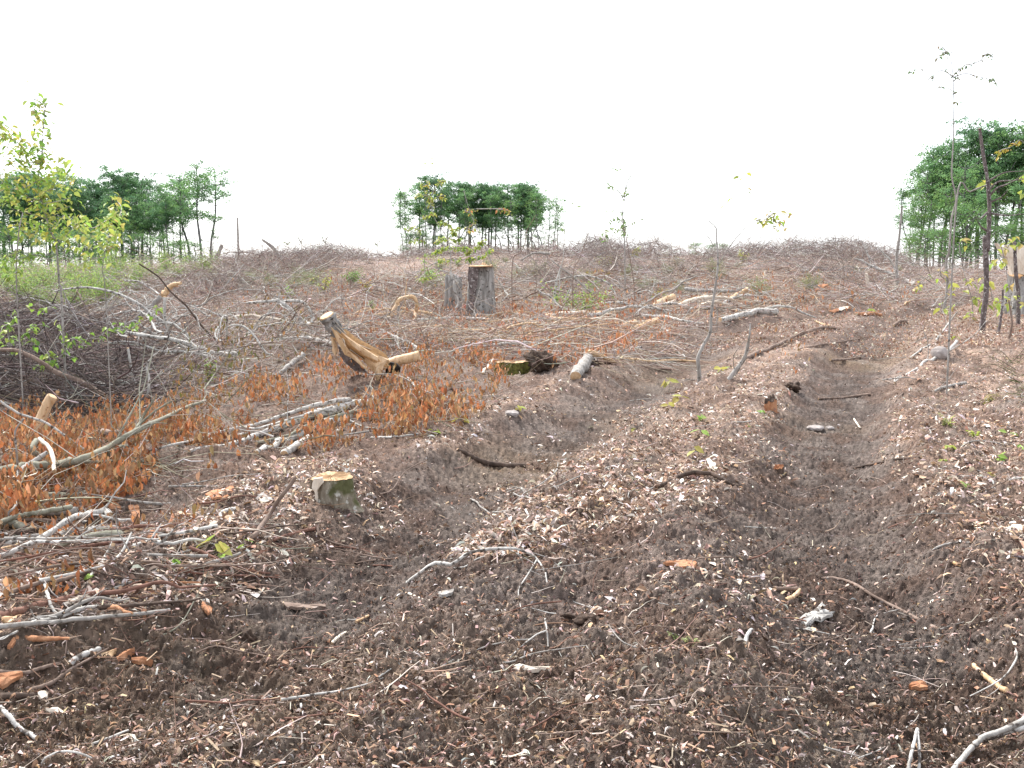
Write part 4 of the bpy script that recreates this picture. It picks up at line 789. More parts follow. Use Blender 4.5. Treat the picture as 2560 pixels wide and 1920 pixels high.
# torn stump at the right edge
ts,B,r,H=stump('H',2230,730,330,330,'torn_stump','lichened stump with a huge torn pale slab at the right edge','stump','tallstump',seed=21,flare=.3,rag=.15,topw=270); Yb=B[1]
outline('torn_sheet',[(2002,150),(2040,185),(2060,165),(2110,165),(2240,170),(2400,200),(2420,420),(2300,430),(2212,400),(2150,385),(2120,400),(2105,330),(2085,270),(2050,245),(2030,200)],Yb-r*.6,.16,'white',ts,'H')
pass
# bark slabs and wood pieces lying on the soil
def slab(c,pts,mat,name,label,cat,h=.02,th=.010):
    pts=[tuple(q) for q in seg(pts+[pts[0]],3)[:-1]]; w_=max(p[0] for p in pts)-min(p[0] for p in pts); pts=[(p[0]+R.normal(0,w_*.022),p[1]+R.normal(0,w_*.012)) for p in pts]
    P=np.array([hit(*S(c,*p),h) for p in pts]); cen=P.mean(0); n=len(P)
    # one tilted plank through the traced outline
    A=np.c_[P[:,:2]-cen[:2],np.ones(n)]; k,_,_,_=np.linalg.lstsq(A,P[:,2],rcond=None); P[:,2]=A@k; gz_=ground(P[:,0],P[:,1]); P[:,2]+=max(0,(gz_-P[:,2]).max()*.6)+.006
    up=np.array([0,0,th]); P[:,2]+=R.normal(0,th*.5,n); V=np.concatenate([P+up,P-up*.5,[P.mean(0)+up*1.6],[P.mean(0)-up*.5]])-cen; j=np.arange(n);kk=(j+1)%n
    F3=np.concatenate([np.stack([j,kk,np.full(n,2*n)],1),np.stack([n+kk,n+j,np.full(n,2*n+1)],1)])
    return tag(mk(name,meshdata(name,V,[np.stack([kk,j,n+j,n+kk],1),F3],[mat],smooth=False),None,cen),label,cat)
for c,pts,mt,nm,lb in [
 ('L',[(1330,985),(1400,965),(1540,970),(1580,1000),(1570,1028),(1450,1015),(1360,1005)],'plank','bark_sheet','reddish bark slab lying right of centre on the bank'),
 ('J',[(-30,940),(80,930),(185,935),(160,970),(60,1020),(0,1035),(-30,1030)],'plank','bark_sheet','pale orange bark slab at the left edge of the foreground'),
 ('J',[(740,795),(900,742),(930,752),(880,785),(780,810)],'peel','bark_strip','tan strip, left of three bark strips at lower left'),
 ('J',[(915,805),(1040,752),(1065,760),(1030,790),(950,822)],'plank','bark_strip','red-brown strip, middle of three bark strips at lower left'),
 ('J',[(1040,818),(1185,828),(1190,843),(1060,836)],'plank','bark_strip','thin rusty strip, right of three bark strips at lower left'),
 ('J',[(60,720),(190,565),(220,570),(170,650),(100,725)],'plank','bark_strip','upright rusty bark strip below the long grey pole'),
 ('J',[(-20,600),(100,630),(80,670),(-20,640)],'peel','wood_chunk','tan wood chunk at the left edge below the long grey pole'),
 ('I',[(820,120),(1000,150),(1040,180),(980,200),(880,180)],'plank','bark_sheet','orange bark slab below the grey log of the branch bundle'),
 ('I',[(1620,290),(1780,210),(1850,240),(1770,310),(1680,310)],'plank','bark_sheet','wide peach bark slab left of the foreground mossy stump'),
 ('I',[(1160,620),(1200,570),(1250,590),(1220,670),(1180,650)],'plank','dead_leaf_clump','rusty folded bark scrap right of the birch stick'),
 ('I',[(840,370),(920,350),(960,400),(880,410)],'plank','bark_scrap','rusty bark scrap above the bent end of the birch log'),
 ('I',[(1010,380),(1090,370),(1100,460),(1050,450)],'plank','bark_scrap','rusty bark scrap right of the bent end of the birch log'),
 ('I',[(490,1140),(680,1085),(720,1090),(600,1130),(500,1155)],'white','wood_splinter','flat cream splinter beside the red-brown log'),
 ('I',[(0,1275),(160,1250),(220,1265),(60,1310)],'peel','wood_splinter','tan splinter between the red-brown log and the long pole'),
 ('J',[(370,1220),(500,1230),(525,1255),(380,1240)],'white','birch_bark_piece','bright white birch bark piece on the soil at lower left'),
 ('J',[(300,1075),(380,1090),(360,1125),(310,1120)],'white','wood_chunk','white wood chunk beside the dark log end'),
 ('K',[(200,1150),(320,1160),(520,1172),(540,1182),(400,1190),(280,1178)],'brown','bark_sheet','brown bark slab with a shadowed underside on the lower left soil'),
 ('O',[(1085,895),(1180,890),(1355,900),(1360,910),(1240,918),(1100,912)],'white','wood_splinter','long cream wood splinter in the bottom centre'),
 ('O',[(490,290),(600,270),(605,290),(520,320)],'grey','wood_chunk','grey wood chunk behind the white peeled stick'),
 ('N',[(1300,1035),(1400,1005),(1450,1020),(1450,1050),(1350,1060)],'plank','dead_leaf','flat brown leaf by the dark wavy root'),
 ('N',[(430,510),(480,470),(620,400),(720,420),(700,460),(560,530),(470,530)],'birch','birch_bark_piece','crumpled pinkish birch bark in the right foreground'),
 ('G',[(1660,1560),(1690,1540),(1730,1590),(1730,1615),(1690,1615)],'white','wood_chip','oval cream wood chip on the crest of the bank'),
 ('H',[(745,668),(790,655),(840,662),(770,690)],'white','birch_bark_piece','bright white bark piece at the top of the slope'),
 ('H',[(670,690),(740,670),(745,692),(700,700)],'plank','bark_scrap','red bark scrap beside the bright white bark piece'),
 ('M',[(2110,1005),(2190,1010),(2212,1060),(2150,1035)],'white','birch_bark_piece','pale bark piece at the right edge of the foreground'),
 ('I',[(1590,1160),(1620,1140),(1680,1180),(1660,1225),(1620,1230)],'plank','dead_leaf_clump','bright orange crumpled leaf at the end of the long grey pole'),
]: slab(c,pts,mt,nm,lb,'leaf' if 'leaf' in nm else ('bark' if 'bark' in nm else 'wood'))
# ---------------------------------------------------------------- living plants
G1=[(.24,.38,.07),(.30,.43,.09),(.18,.31,.06),(.38,.47,.12)]; GY=[(.40,.45,.10),(.35,.43,.10),(.48,.44,.12)]; GO=[(.42,.36,.06),(.35,.33,.06),(.45,.28,.06)]
def leafmesh(name,tips,sizes,cols,hang=.5,width=.9,dirs=None,mat='leaf',curl=1.0):
    n=len(tips); th=R.uniform(0,6.283,n); d=np.stack([np.cos(th),np.sin(th),-np.abs(R.normal(hang,.4,n))],1)
    if dirs is not None: d=d*.7+dirs
    return scatterdata(name,leafT(curl,width),np.asarray(tips),d,R.uniform(-.9,.9,n),np.asarray(sizes),R.uniform(.75,1.1,n),pal(cols,n,None,.15),M[mat])
def sapling(c,stem,w0,w1,label,sprays,cols,leafpx=16,Y=None,name='sapling',cat='sapling',per=5,mat='grey',spread=.35,hang=.5,twig=True,stemname='stem'):
    """stem: base first. sprays: list of (crop,'u,v u,v ..',n leaves)"""
    Q=[]
    for q in stem.split():
        f=q.split(','); cc=c
        if f[0].isalpha(): cc=f[0]; f=f[1:]
        Q.append(S(cc,float(f[0]),float(f[1])))
    B=hit(*Q[0]) if Y is None else onplane(*Q[0],Y); Yb=B[1]; P=np.array([onplane(q[0],q[1],Yb) for q in Q])
    if P[0][2]>ground(P[0][0],P[0][1])-.02: P=np.concatenate([[[P[0][0],P[0][1],ground(P[0][0],P[0][1])-.05]],P]) if P[0][2]-ground(P[0][0],P[0][1])>.03 else P
    P[0][2]=min(P[0][2],ground(P[0][0],P[0][1])-.03)
    P[1:,1]+=np.cumsum(R.normal(0,.03,len(P)-1))
    C=seg(P,6); root=empty(name,P[0]); tag(root,label,cat); O=P[0]
    r=np.maximum(np.linspace(mpx('A',Yb,w0)/2,mpx('A',Yb,w1)/2,len(C)),.0018); m=MB(); m.tube(C,r,8,rough=.08); tips=[]; nodes=C.copy()
    for sp in sprays:
        q=[S(sp[0],*[float(a) for a in t.split(',')]) for t in sp[1].split()]
        off=R.normal(0,spread); T=np.array([onplane(a,b,Yb+off*i/max(1,len(q)-1)) for i,(a,b) in enumerate(q)])
        if len(T)==1: # a tuft round one point
            k=sp[2]; ww=mpx('A',Yb,sp[3] if len(sp)>3 else 60); Tc=T[0]+R.normal(0,1,(k,3))*ww*.5; tips+=list(Tc)
            near_=C[np.argmin(np.linalg.norm(C-T[0],axis=1))]
            if len(sp)>4 and sp[4]: m.tube(seg([near_,(near_+T[0])/2+[0,0,.02],T[0]],4),[.003]*9,5,cap=None)
        else:
            
            if len(sp)<=3 or sp[3]:
                dn=np.linalg.norm(nodes-T[0],axis=1); kk=int(np.argmin(dn))
                if dn[kk]>.004: T=np.concatenate([[nodes[kk]],T])
            E=seg(T,6); nodes=np.concatenate([nodes,E])
            if len(sp)<=3 or sp[3]: m.tube(E,np.linspace(max(.003,r[-1]*1.1,Yb*.00055),max(.0015,Yb*.00022),len(E)),5,cap=None)
            k=sp[2]; t=R.random(k)**.7*(len(E)-1); i=t.astype(int).clip(0,len(E)-2); tips+=list(E[i]+(E[i+1]-E[i])*(t-i)[:,None]+R.normal(0,mpx('A',Yb,leafpx*(2.2 if spread>.6 else .9)),(k,3)))
    m.build(stemname,[mat,'cut'],O,root,(0,0,0))
    if tips:
        s_=mpx('A',Yb,leafpx*3.16)*R.uniform(.6,1.25,len(tips)); mk('leaves',leafmesh('leaves',np.array(tips)-O,s_,cols,hang),root)
    return root
lp_=18
sapling('E','525,1090 520,900 510,500 490,200 A,480,1600 A,450,1300 A,400,1180 A,320,950 A,295,800 A,325,600 A,340,400 A,370,190',22,5,'tall beech sapling with yellow-green leaves in front of the left grove',
 [('A','370,190 340,260 300,310',37),('A','270,150 280,190 260,250',18),('A','345,380 310,390 260,390',21),('A','325,480 260,440',18),('A','320,560 250,520 210,500',27),('A','325,580 390,600 400,670',24),
  ('A','300,620 200,560 120,480 30,440 0,370',92),('A','310,660 230,650 120,640 50,660',54),('A','300,720 220,760 60,780 0,830',65),('A','300,800 420,740 520,680 550,660',59),('A','305,830 420,780 560,760',54),('A','310,900 450,850 570,840',54),
  ('A','300,800 180,850 20,870 -60,860',54),('A','320,950 200,930 80,960 0,930',59),('A','330,980 450,960 560,930',48),('A','350,1030 440,1020 560,1000',42),('A','370,1100 250,1060 120,1030 60,980',54),
  ('A','400,1180 300,1150 160,1120 60,1090',54),('A','410,1200 500,1080 560,1060',32),('A','430,1250 330,1230 200,1200 150,1180',48),('A','440,1300 520,1230 600,1140 650,1110',42),
  ('A','20,340 0,420 10,470',37),('A','90,440 60,530 40,560',18),('A','170,540 150,600',18)],G1+GY,17,spread=.8)
sapling('A','840,1700 820,1500 840,1300 880,1100 920,960',9,4,'yellow-green sapling right of the tall beech sapling',
 [('A','930,960 960,1010 940,1080',36),('A','890,1060 850,1100 760,1160 700,1170',68),('A','860,1130 900,1200 830,1260',68),('A','850,1250 750,1240 640,1200 620,1110',52),('A','835,1300 700,1330 600,1290 500,1220',47),('A','830,1400 700,1420 600,1480',30),('A','830,1350 930,1300 980,1220',26)],G1+GY,17,Y=9.0,spread=.7)
sapling('E','135,1010 130,900 85,700 60,480 40,380',10,5,'sapling with hanging lime leaves at the left edge',
 [('E','60,480 20,500 0,560',13),('E','70,600 100,590 120,600',7),('E','60,520 20,600 0,620',10),('E','65,500 140,480 170,560',3),('E','80,640 230,540 280,460',13),('E','90,690 240,600 280,640',9),
  ('E','240,540 270,500 310,480',7),('E','85,480 130,380 180,350',5),('E','100,400 300,320 370,370',10),('E','370,370 440,330',3)],G1,20,spread=.2)
sapling('A','150,1900 145,1500 170,1200 180,1050',14,8,'slim grey-stemmed leafy sapling behind the tall beech sapling',[('A','150,1350 60,1400 10,1500',35),('A','150,1420 260,1380 330,1400',35),('A','150,1250 20,1160',17),('A','150,1500 60,1560',30)],G1,15,Y=11.5)
sapling('E','525,1095 522,880 515,740',14,10,'lime-leaved sprays hanging low on the slim stem by the dark brush',
 [('E','515,700 440,740 370,700',10),('E','380,710 390,780 260,800',14),('E','360,790 440,770 490,780',10),('E','515,710 560,730 590,740',5),('E','515,600 480,540 470,460',9),('E','510,620 560,590 620,590',5),('E','560,590 660,600 740,580 850,540',16),('E','660,640 710,650',5),
  ('E','850,530 900,510 960,490 1080,470',16),('E','960,490 1010,520 1050,510',5),('E','1080,470 1110,420 1200,410',10),('E','1200,410 1230,350 1290,370',8),('E','740,590 820,590',5)],G1,17,spread=.15)
sapling('D','H,1575,705 H,1590,640 H,1608,480 H,1600,300 1620,1659 1640,1420 1670,1260 1640,1080 1645,900 1665,700 1667,420 1640,150 1570,40',26,3,'very tall thin sapling with small leaf tufts high against the sky at right',
 [('D','1600,110 1570,60 1530,90',13),('D','1565,110 1540,140',8),('D','1610,90 1620,110',6),('D','1667,300 1560,240 1500,290 1470,300',14),('D','1420,230 1350,230 1325,260',9,0),('D','1667,270 1740,200 1800,190',14),('D','1667,290 1750,265 1850,290 1940,310 2000,345',22),
  ('D','1800,190 1870,160 1910,110 1940,110',12),('D','1940,110 1980,160',7),('D','1667,420 1600,375 1520,375',11),('D','1667,500 1740,495',4)],[(.13,.2,.09),(.18,.24,.1),(.22,.2,.12)],10,mat='grey',spread=.3)
sapling('D','H,1880,840 H,1890,700 H,1910,480 H,1900,100 1915,1659 1930,1500 1935,1300 1918,1100 1890,900 1855,700',48,24,'tall dead snag with mottled dark bark and a broken top','' and [] or [('D','1930,1120 1990,1080 2070,1045 2212,1035',0),('D','1935,1180 2010,1120 2130,1110 2260,1090',0),('D','1940,1230 2000,1170 2100,1130 2250,1040',0),('D','1940,1280 2020,1250 2090,1180',0),('D','1915,1370 1870,1410 1840,1400',0),('D','1925,1510 1870,1470 1830,1400',0),('D','1945,1370 2080,1385 2250,1370',0)],G1,10,mat='snag',name='dead_snag',cat='dead tree')
sapling('D','1670,1262 1780,1200 1900,1148',14,11,'bare pale side limb crossing from the tall thin sapling to the snag',[],G1,Y=11.2,name='bare_limb',cat='branch')
sapling('H','1212,490 1205,300 1215,130 D,1210,1659 D,1226,1480 D,1240,1310',26,16,'slim grey dead pole standing left of the right grove',[],G1,name='dead_pole',cat='dead tree')
sapling('H','2165,810 2170,560 2150,400 2140,180 D,2135,1560',34,26,'dark slim stem in front of the torn stump at the right edge',[],G1,mat='snag',name='dead_sapling',cat='dead tree')
sapling('H','2090,905 2112,800 2115,690 2105,600',20,14,'short dark stem below the torn stump',[],G1,mat='brown',name='dead_sapling',cat='dead tree')
sapling('H','2000,875 2030,800 2052,650 2065,520',26,16,'short dark leaning stem left of the torn stump',[],G1,mat='snag',name='dead_sapling',cat='dead tree')
GL=[(.42,.44,.10),(.36,.42,.09),(.30,.40,.08),(.5,.42,.16)]
sapling('H','1810,760 1800,600 1760,450 1740,340',8,5,'seedling with big yellow-green leaves left of the torn stump',
 [('D','1700,1620 1740,1590 1770,1640',5),('D','1870,1120 1950,1130',6,0),('H','1480,400 1470,420',3),('H','1550,400 1540,420',3),('H','1390,460 1370,490 1440,470',6),('H','1640,480 1660,530',5),('H','1740,440 1780,450 1810,440',5),('H','1860,420 1880,430',3),('H','1730,540',2,20),('H','1900,480 1940,490 1960,460',9),('H','1960,600 1900,610 1940,640',10),('H','1800,690 1820,720',6),('H','1830,580 1850,560',5),('H','1560,650 1620,660 1680,640',9)],GL,20,spread=.1)
sapling('H','2120,820 2110,650 2080,450 2060,300',8,5,'seedling with large limp yellow leaves before the torn stump',
 [('D','2030,1610 2080,1640',6),('D','2110,1600 2160,1600',5),('H','1980,290 2000,310',5),('H','2050,290 2070,340',5),('H','2100,490 2130,510',5),('H','2150,600 2200,620 2190,640',9),('H','2030,600 2080,620',6),('H','1990,640 2010,640',5),('H','2000,820 2030,830',6),('H','2040,850',3,20),('H','2190,150',3,30),('D','2190,1080',3,20),('D','2200,1200',4,20)],GL,21,spread=.08)
sapling('D','2600,900 2400,860 2250,820',6,3,'branch of yellow leaves reaching in at the right edge high up',[('D','2180,790 2150,820 2100,850',12),('D','2100,850 2030,870 2020,900',14)],GO,14,Y=9,name='leafy_branch',cat='branch',spread=.05)
sapling('G','1605,930 1600,850 1592,740 1640,640 1690,540 1700,400 1722,250 1740,100 1752,0 C,1750,800 C,1745,680 C,1740,600 C,1680,540',34,6,'crooked grey sapling rising between the two ruts',
 [('C','1765,880 1850,740 1950,620 2000,570 2100,520',0),('C','1720,740 1690,690 1660,640 1700,580',0),('G','1700,540 1740,530 1750,470',0),('G','1740,470 1745,350 1700,330 1640,280',0),('C','2060,540 2110,530 2150,545',6),('C','2200,480 2190,560 2200,610',7),('D','100,1430 160,1430 195,1430',6),('D','190,1390 230,1400 260,1370 380,1380',14),('D','230,1420 235,1490',6),('D','270,1440 300,1420',4),('D','310,1470 330,1500',4),
  ('C','1920,200',3,30),('C','1980,295',2,25),('C','1870,365',2,25),('C','1800,440',2,25),('C','1990,160',2,20)],GL,16,spread=.1,cat='sapling')
sapling('G','1600,930 1655,1000 1700,1030 1750,1050',26,16,'pale exposed root of the crooked grey sapling',[],G1,name='pale_root',cat='root')
sapling('G','1825,910 1890,840 1960,740 1985,640 1990,560 2000,470',44,10,'grey torn snag with an orange splintered side between the ruts',[('G','1880,820 1880,720 1960,610',0),('G','1900,870 1990,700 2050,640',0)],G1,name='torn_snag',cat='dead tree')
sapling('C','1020,970 1012,650 1000,500 1015,370 1030,200',12,3,'airy sapling with tiny leaves right of the centre grove',
 [('C','1010,380 960,300 870,250',16),('C','1010,350 1060,320',14),('C','1015,330 1050,210 1080,190',12),('C','940,150',7,30),('C','1005,560 950,520 900,540',28),('C','1005,620 960,620 900,610',21),('C','1010,600 1080,560 1160,530',28),('C','1010,560 1000,520',14),('C','1005,640 1060,620',14),('C','870,670',25,40),('C','1005,480 920,460 860,460',10)],[(.16,.26,.08),(.22,.3,.1)],9,Y=26,spread=.4)
sapling('C','1092,1095 1082,980 1060,850 1030,680 1015,600',8,4,'dark bare stem leaning left beside the airy sapling',[],G1,mat='brown',Y=21,name='bare_sapling')
sapling('C','610,955 650,860 685,770 725,645',8,4,'dark bare stem leaning right near the airy sapling',[],G1,mat='brown',Y=22,name='bare_sapling')
sapling('C','130,870 190,800 230,720 245,620 290,540 310,500',8,4,'curved dark stem rising at the right end of the centre grove',[],G1,mat='brown',Y=22,name='bare_sapling')
sapling('C','505,960 530,850 540,720 545,600 590,470',9,3,'pale slim stem right of the centre grove',[('C','600,380 660,430',7,0),('C','520,610 560,640',6)],[(.2,.28,.1)],9,mat='birch',Y=23,name='bare_sapling')
sapling('B','1545,1100 1540,900 1520,700 1400,500 1370,300',9,4,'tall sapling with golden leaves before the centre grove',
 [('B','1400,420 1330,300 1300,220',39),('B','1370,380 1440,250 1480,230',39),('B','1350,350 1280,330 1280,350',24),('B','1380,380 1480,340 1480,370',24),('B','1400,480 1360,500 1310,520',24),('B','1360,250 1350,220',21),('B','1380,90',7,40)],GY,9,Y=24,spread=.3)
sapling('B','1335,1130 1330,900 1320,700 1200,610',8,4,'golden-tipped sapling at the left end of the centre grove',
 [('B','1300,620 1240,600 1180,610',39),('B','1330,700 1250,690 1220,720',28),('B','1330,830 1350,810 1390,830',18),('B','1330,1000 1280,1000',25),('B','1340,1000 1400,960',28)],GY+G1,9,Y=24,spread=.3)
sapling('B','1880,1000 1850,850 1700,500 1640,300',8,4,'arching sapling with sparse leaves before the centre grove',
 [('B','1690,480 1650,460 1740,450',22),('B','1720,560 1660,610 1760,610',32),('B','1950,450 1900,460',19),('B','2000,470 1930,440',16)],GY+[(.5,.25,.12)],9,Y=24,spread=.3)
sapling('B','1700,960 1690,820 1560,620 1530,570',8,4,'bushy yellow-green sapling left of the tall stump',
 [('B','1540,600 1500,560 1440,560',79),('B','1560,640 1600,600',79),('B','1600,700 1480,680 1430,720',101),('B','1640,760 1500,760 1400,800',123),('B','1680,800 1750,740 1800,700',101),('B','1690,850 1800,820 1860,760',88),('B','1600,850 1480,850 1460,860',66)],GY+G1,9,Y=25,spread=.6)
for c,u,v,w_,h_,n,lb,cl in [('G',700,280,420,240,420,'bright lime bush behind the peeled log pile',G1),('B',760,1000,170,110,200,'low bright green bush in the middle of the left slope',[(.15,.28,.06),(.2,.32,.07)]),
  ('B',1400,1000,260,200,360,'soft green bush left of the old grey stump',[(.2,.32,.1),(.3,.36,.1)]),('B',540,1040,150,160,90,'sparse yellow-green plant on the left slope',GY),('B',870,1080,110,110,110,'golden green plant on the left slope',GO),
  ('B',270,1120,110,110,60,'small green plant at the left of the slope',G1),('B',300,760,170,90,160,'green shrub on the left skyline',[(.2,.3,.08)]),('C',860,860,190,100,140,'yellow shrub in the dark brush right of the centre',GY),('C',1110,800,80,80,80,'little yellow shrub beside the airy sapling',GY),
  ('C',820,960,260,60,130,'orange-yellow low shrub behind the lime bush',[(.45,.3,.06),(.4,.32,.07)]),('C',1330,700,110,110,120,'green shrub on the right skyline',[(.2,.27,.1)]),('C',1960,830,90,90,60,'small yellow shrub on the far right slope',GY),('B',910,1230,70,110,60,'small lime plant behind the arched peeled limb',G1),
  ('E',1650,840,120,200,60,'lime leaves sprouting from the slash left of the split log',G1),('G',1290,240,140,90,60,'sparse yellow plant right of the lime bush',GY),('C',1110,920,120,60,50,'low lime sprig below the airy sapling',G1)]:
    p=hit(*S(c,u,v+h_/2)); Yb=p[1]; O=np.array([p[0],p[1],ground(p[0],p[1])]); W=mpx(c,Yb,w_)/2; Hh=mpx(c,Yb,h_)
    root=empty('leafy_bush',O); tag(root,lb,'bush'); m=MB(); tips=[]
    for k in range(9):
        e=np.array([R.normal(0,W*.5),R.normal(0,W*.4),Hh*R.uniform(.5,1.05)]); m.tube(seg([[0,0,-.03],e*[.4,.4,.6],e],4),np.linspace(.008,.003,9),5,cap=None)
        kk=n//9; t=R.uniform(.3,1.05,kk)[:,None]; tips.append(e*t+R.normal(0,1,(kk,3))*[W*.22,W*.22,Hh*.12])
    m.build('stems',['brown'],None,root,(0,0,0)); tips=np.concatenate(tips); tips[:,2]=np.maximum(tips[:,2],.03)
    mk('leaves',leafmesh('leaves',tips,np.maximum(.055,Yb*.0028)*R.uniform(.7,1.3,len(tips)),cl,.3),root)
# leafy thicket at upper left, bush by bush
bushm=[]
def bushproto(seed,cl=[(.22,.36,.08),(.30,.44,.11),(.36,.44,.12),(.15,.28,.07),(.26,.28,.12)]):
    tips=[];m=MB()
    for k in range(16):
        e=np.array([R.normal(0,.75),R.normal(0,.75),R.uniform(.7,1.75)]); q=seg([[0,0,-.1],e*[.4,.4,.6],e],4); m.tube(q,np.linspace(.014,.004,9),5,cap=None)
        kk=130; t=R.uniform(.2,1.1,kk)[:,None]; tips.append(e*t+R.normal(0,.17,(kk,3)))
    root=empty('undergrowth_bush',(0,0,0)); m.build('stems',['brown'],None,root,(0,0,0)); tips=np.concatenate(tips)
    mk('leaves',leafmesh('leaves',tips,R.uniform(.06,.12,len(tips)),cl,.3),root); return root
def copytree(o,loc,rz,s):
    c=o.copy(); col.objects.link(c); c.location=loc; c.rotation_euler=(0,0,rz); c.scale=(s,s,s)
    for ch in o.children:
        d=ch.copy(); col.objects.link(d); d.parent=c
        d.matrix_parent_inverse=ch.matrix_parent_inverse.copy()
    return c
protos=[bushproto(i) for i in range(3)]; used=[0,0,0]
bl=[(20,560,26),(75,580,24),(130,570,28),(185,590,25),(235,575,29),(290,590,27),(50,612,23),(110,618,22),(170,622,22),(330,600,32),(385,592,34),(20,525,32),(90,535,34),(200,548,35),(250,545,34),(430,585,38),(300,555,38),(-30,590,24),(225,618,23),(360,570,38)]
bl.sort(); bi=0
for (u,v,Yb) in bl:
    i=R.integers(3); px=u*1.15733; p=onplane(px,v*1.15733,Yb); g=ground(p[0],Yb); s=min(max(.45,(p[2]-g)/1.8),1.6)*R.uniform(.7,1.2)
    if used[i]==0: o=protos[i]; o.location=(p[0],Yb,g); o.scale=(s,s,s)
    else: o=copytree(protos[i],(p[0],Yb,g),R.uniform(0,6),s)
    used[i]+=1; bi+=1
    o['category']='bush'; o['group']='leafy undergrowth bushes at upper left'; o['label']='%s yellow-green undergrowth bush, number %s from the left edge below the left grove'%(['small','medium','large'][min(2,int(s/.7))],['one','two','three','four','five','six','seven','eight','nine','ten','eleven','twelve','thirteen','fourteen','fifteen','sixteen','seventeen','eighteen','nineteen','twenty'][bi-1])
for i in range(3):
    if used[i]==0:
        for ch in list(protos[i].children): bpy.data.objects.remove(ch)
        bpy.data.objects.remove(protos[i])
sb=bushproto(9,[(.16,.23,.09),(.22,.27,.11),(.28,.28,.12)]); first=True
X,Y=samp(400,560,660); u_,v_=project(X,Y,ground(X,Y)); k=inpoly(u_,v_,[(420,590),(900,565),(1950,570),(1990,620),(1500,660),(1000,670),(500,660)])&(vn(X/6,Y/6,88)>-.1); X,Y=X[k][:34],Y[k][:34]
for x,y in zip(X,Y):
    s=R.uniform(.12,.34)
    if first: o=sb; first=False; o.location=(x,y,ground(x,y)); o.scale=(s,s,s*.8)
    else: o=copytree(sb,(x,y,ground(x,y)),R.uniform(0,6),s)
    o['category']='bush'; o['group']='small green shrubs dotted over the clearing'; o['label']='small green shrub dotted among the brush of the clearing'
# seedlings in the soil
def seedling(c,u,v,hpx,spx,n,cl,label,Y=None,name='seedling',leafs=None):
    p=hit(*S(c,u,v+hpx)); Yb=p[1]; O=np.array([p[0],p[1],ground(p[0],p[1])-.01]); H=mpx(c,Yb,hpx); sz=mpx(c,Yb,spx)
    root=empty(name,O); tag(root,label,'seedling'); m=MB(); top=np.array([R.normal(0,.1*H),0,H]); m.tube(seg([[0,0,0],top*.5+[H*.08,0,0],top],4),np.linspace(.0025,.0015,9),5,cap=None); m.build('stem',['green'],None,root,(0,0,0))
    tips=top+R.normal(0,1,(n,3))*[sz*.22,sz*.22,sz*.12]; th=np.arange(n)*6.283/n+R.uniform(0,6); d=np.stack([np.cos(th),np.sin(th)*.5-.35,R.normal(-.35,.3,n)],1)
    me=scatterdata('leaves',leafT(.5,1.1),tips,d,R.uniform(-.7,.7,n),sz*R.uniform(.85,1.2,n),R.uniform(.85,1.1,n),pal(cl,n,None,.1),M['leaf']); mk('leaves',me,root)
LG=[(.30,.44,.10),(.24,.4,.08)]; OLV=[(.36,.34,.09),(.42,.38,.10)]
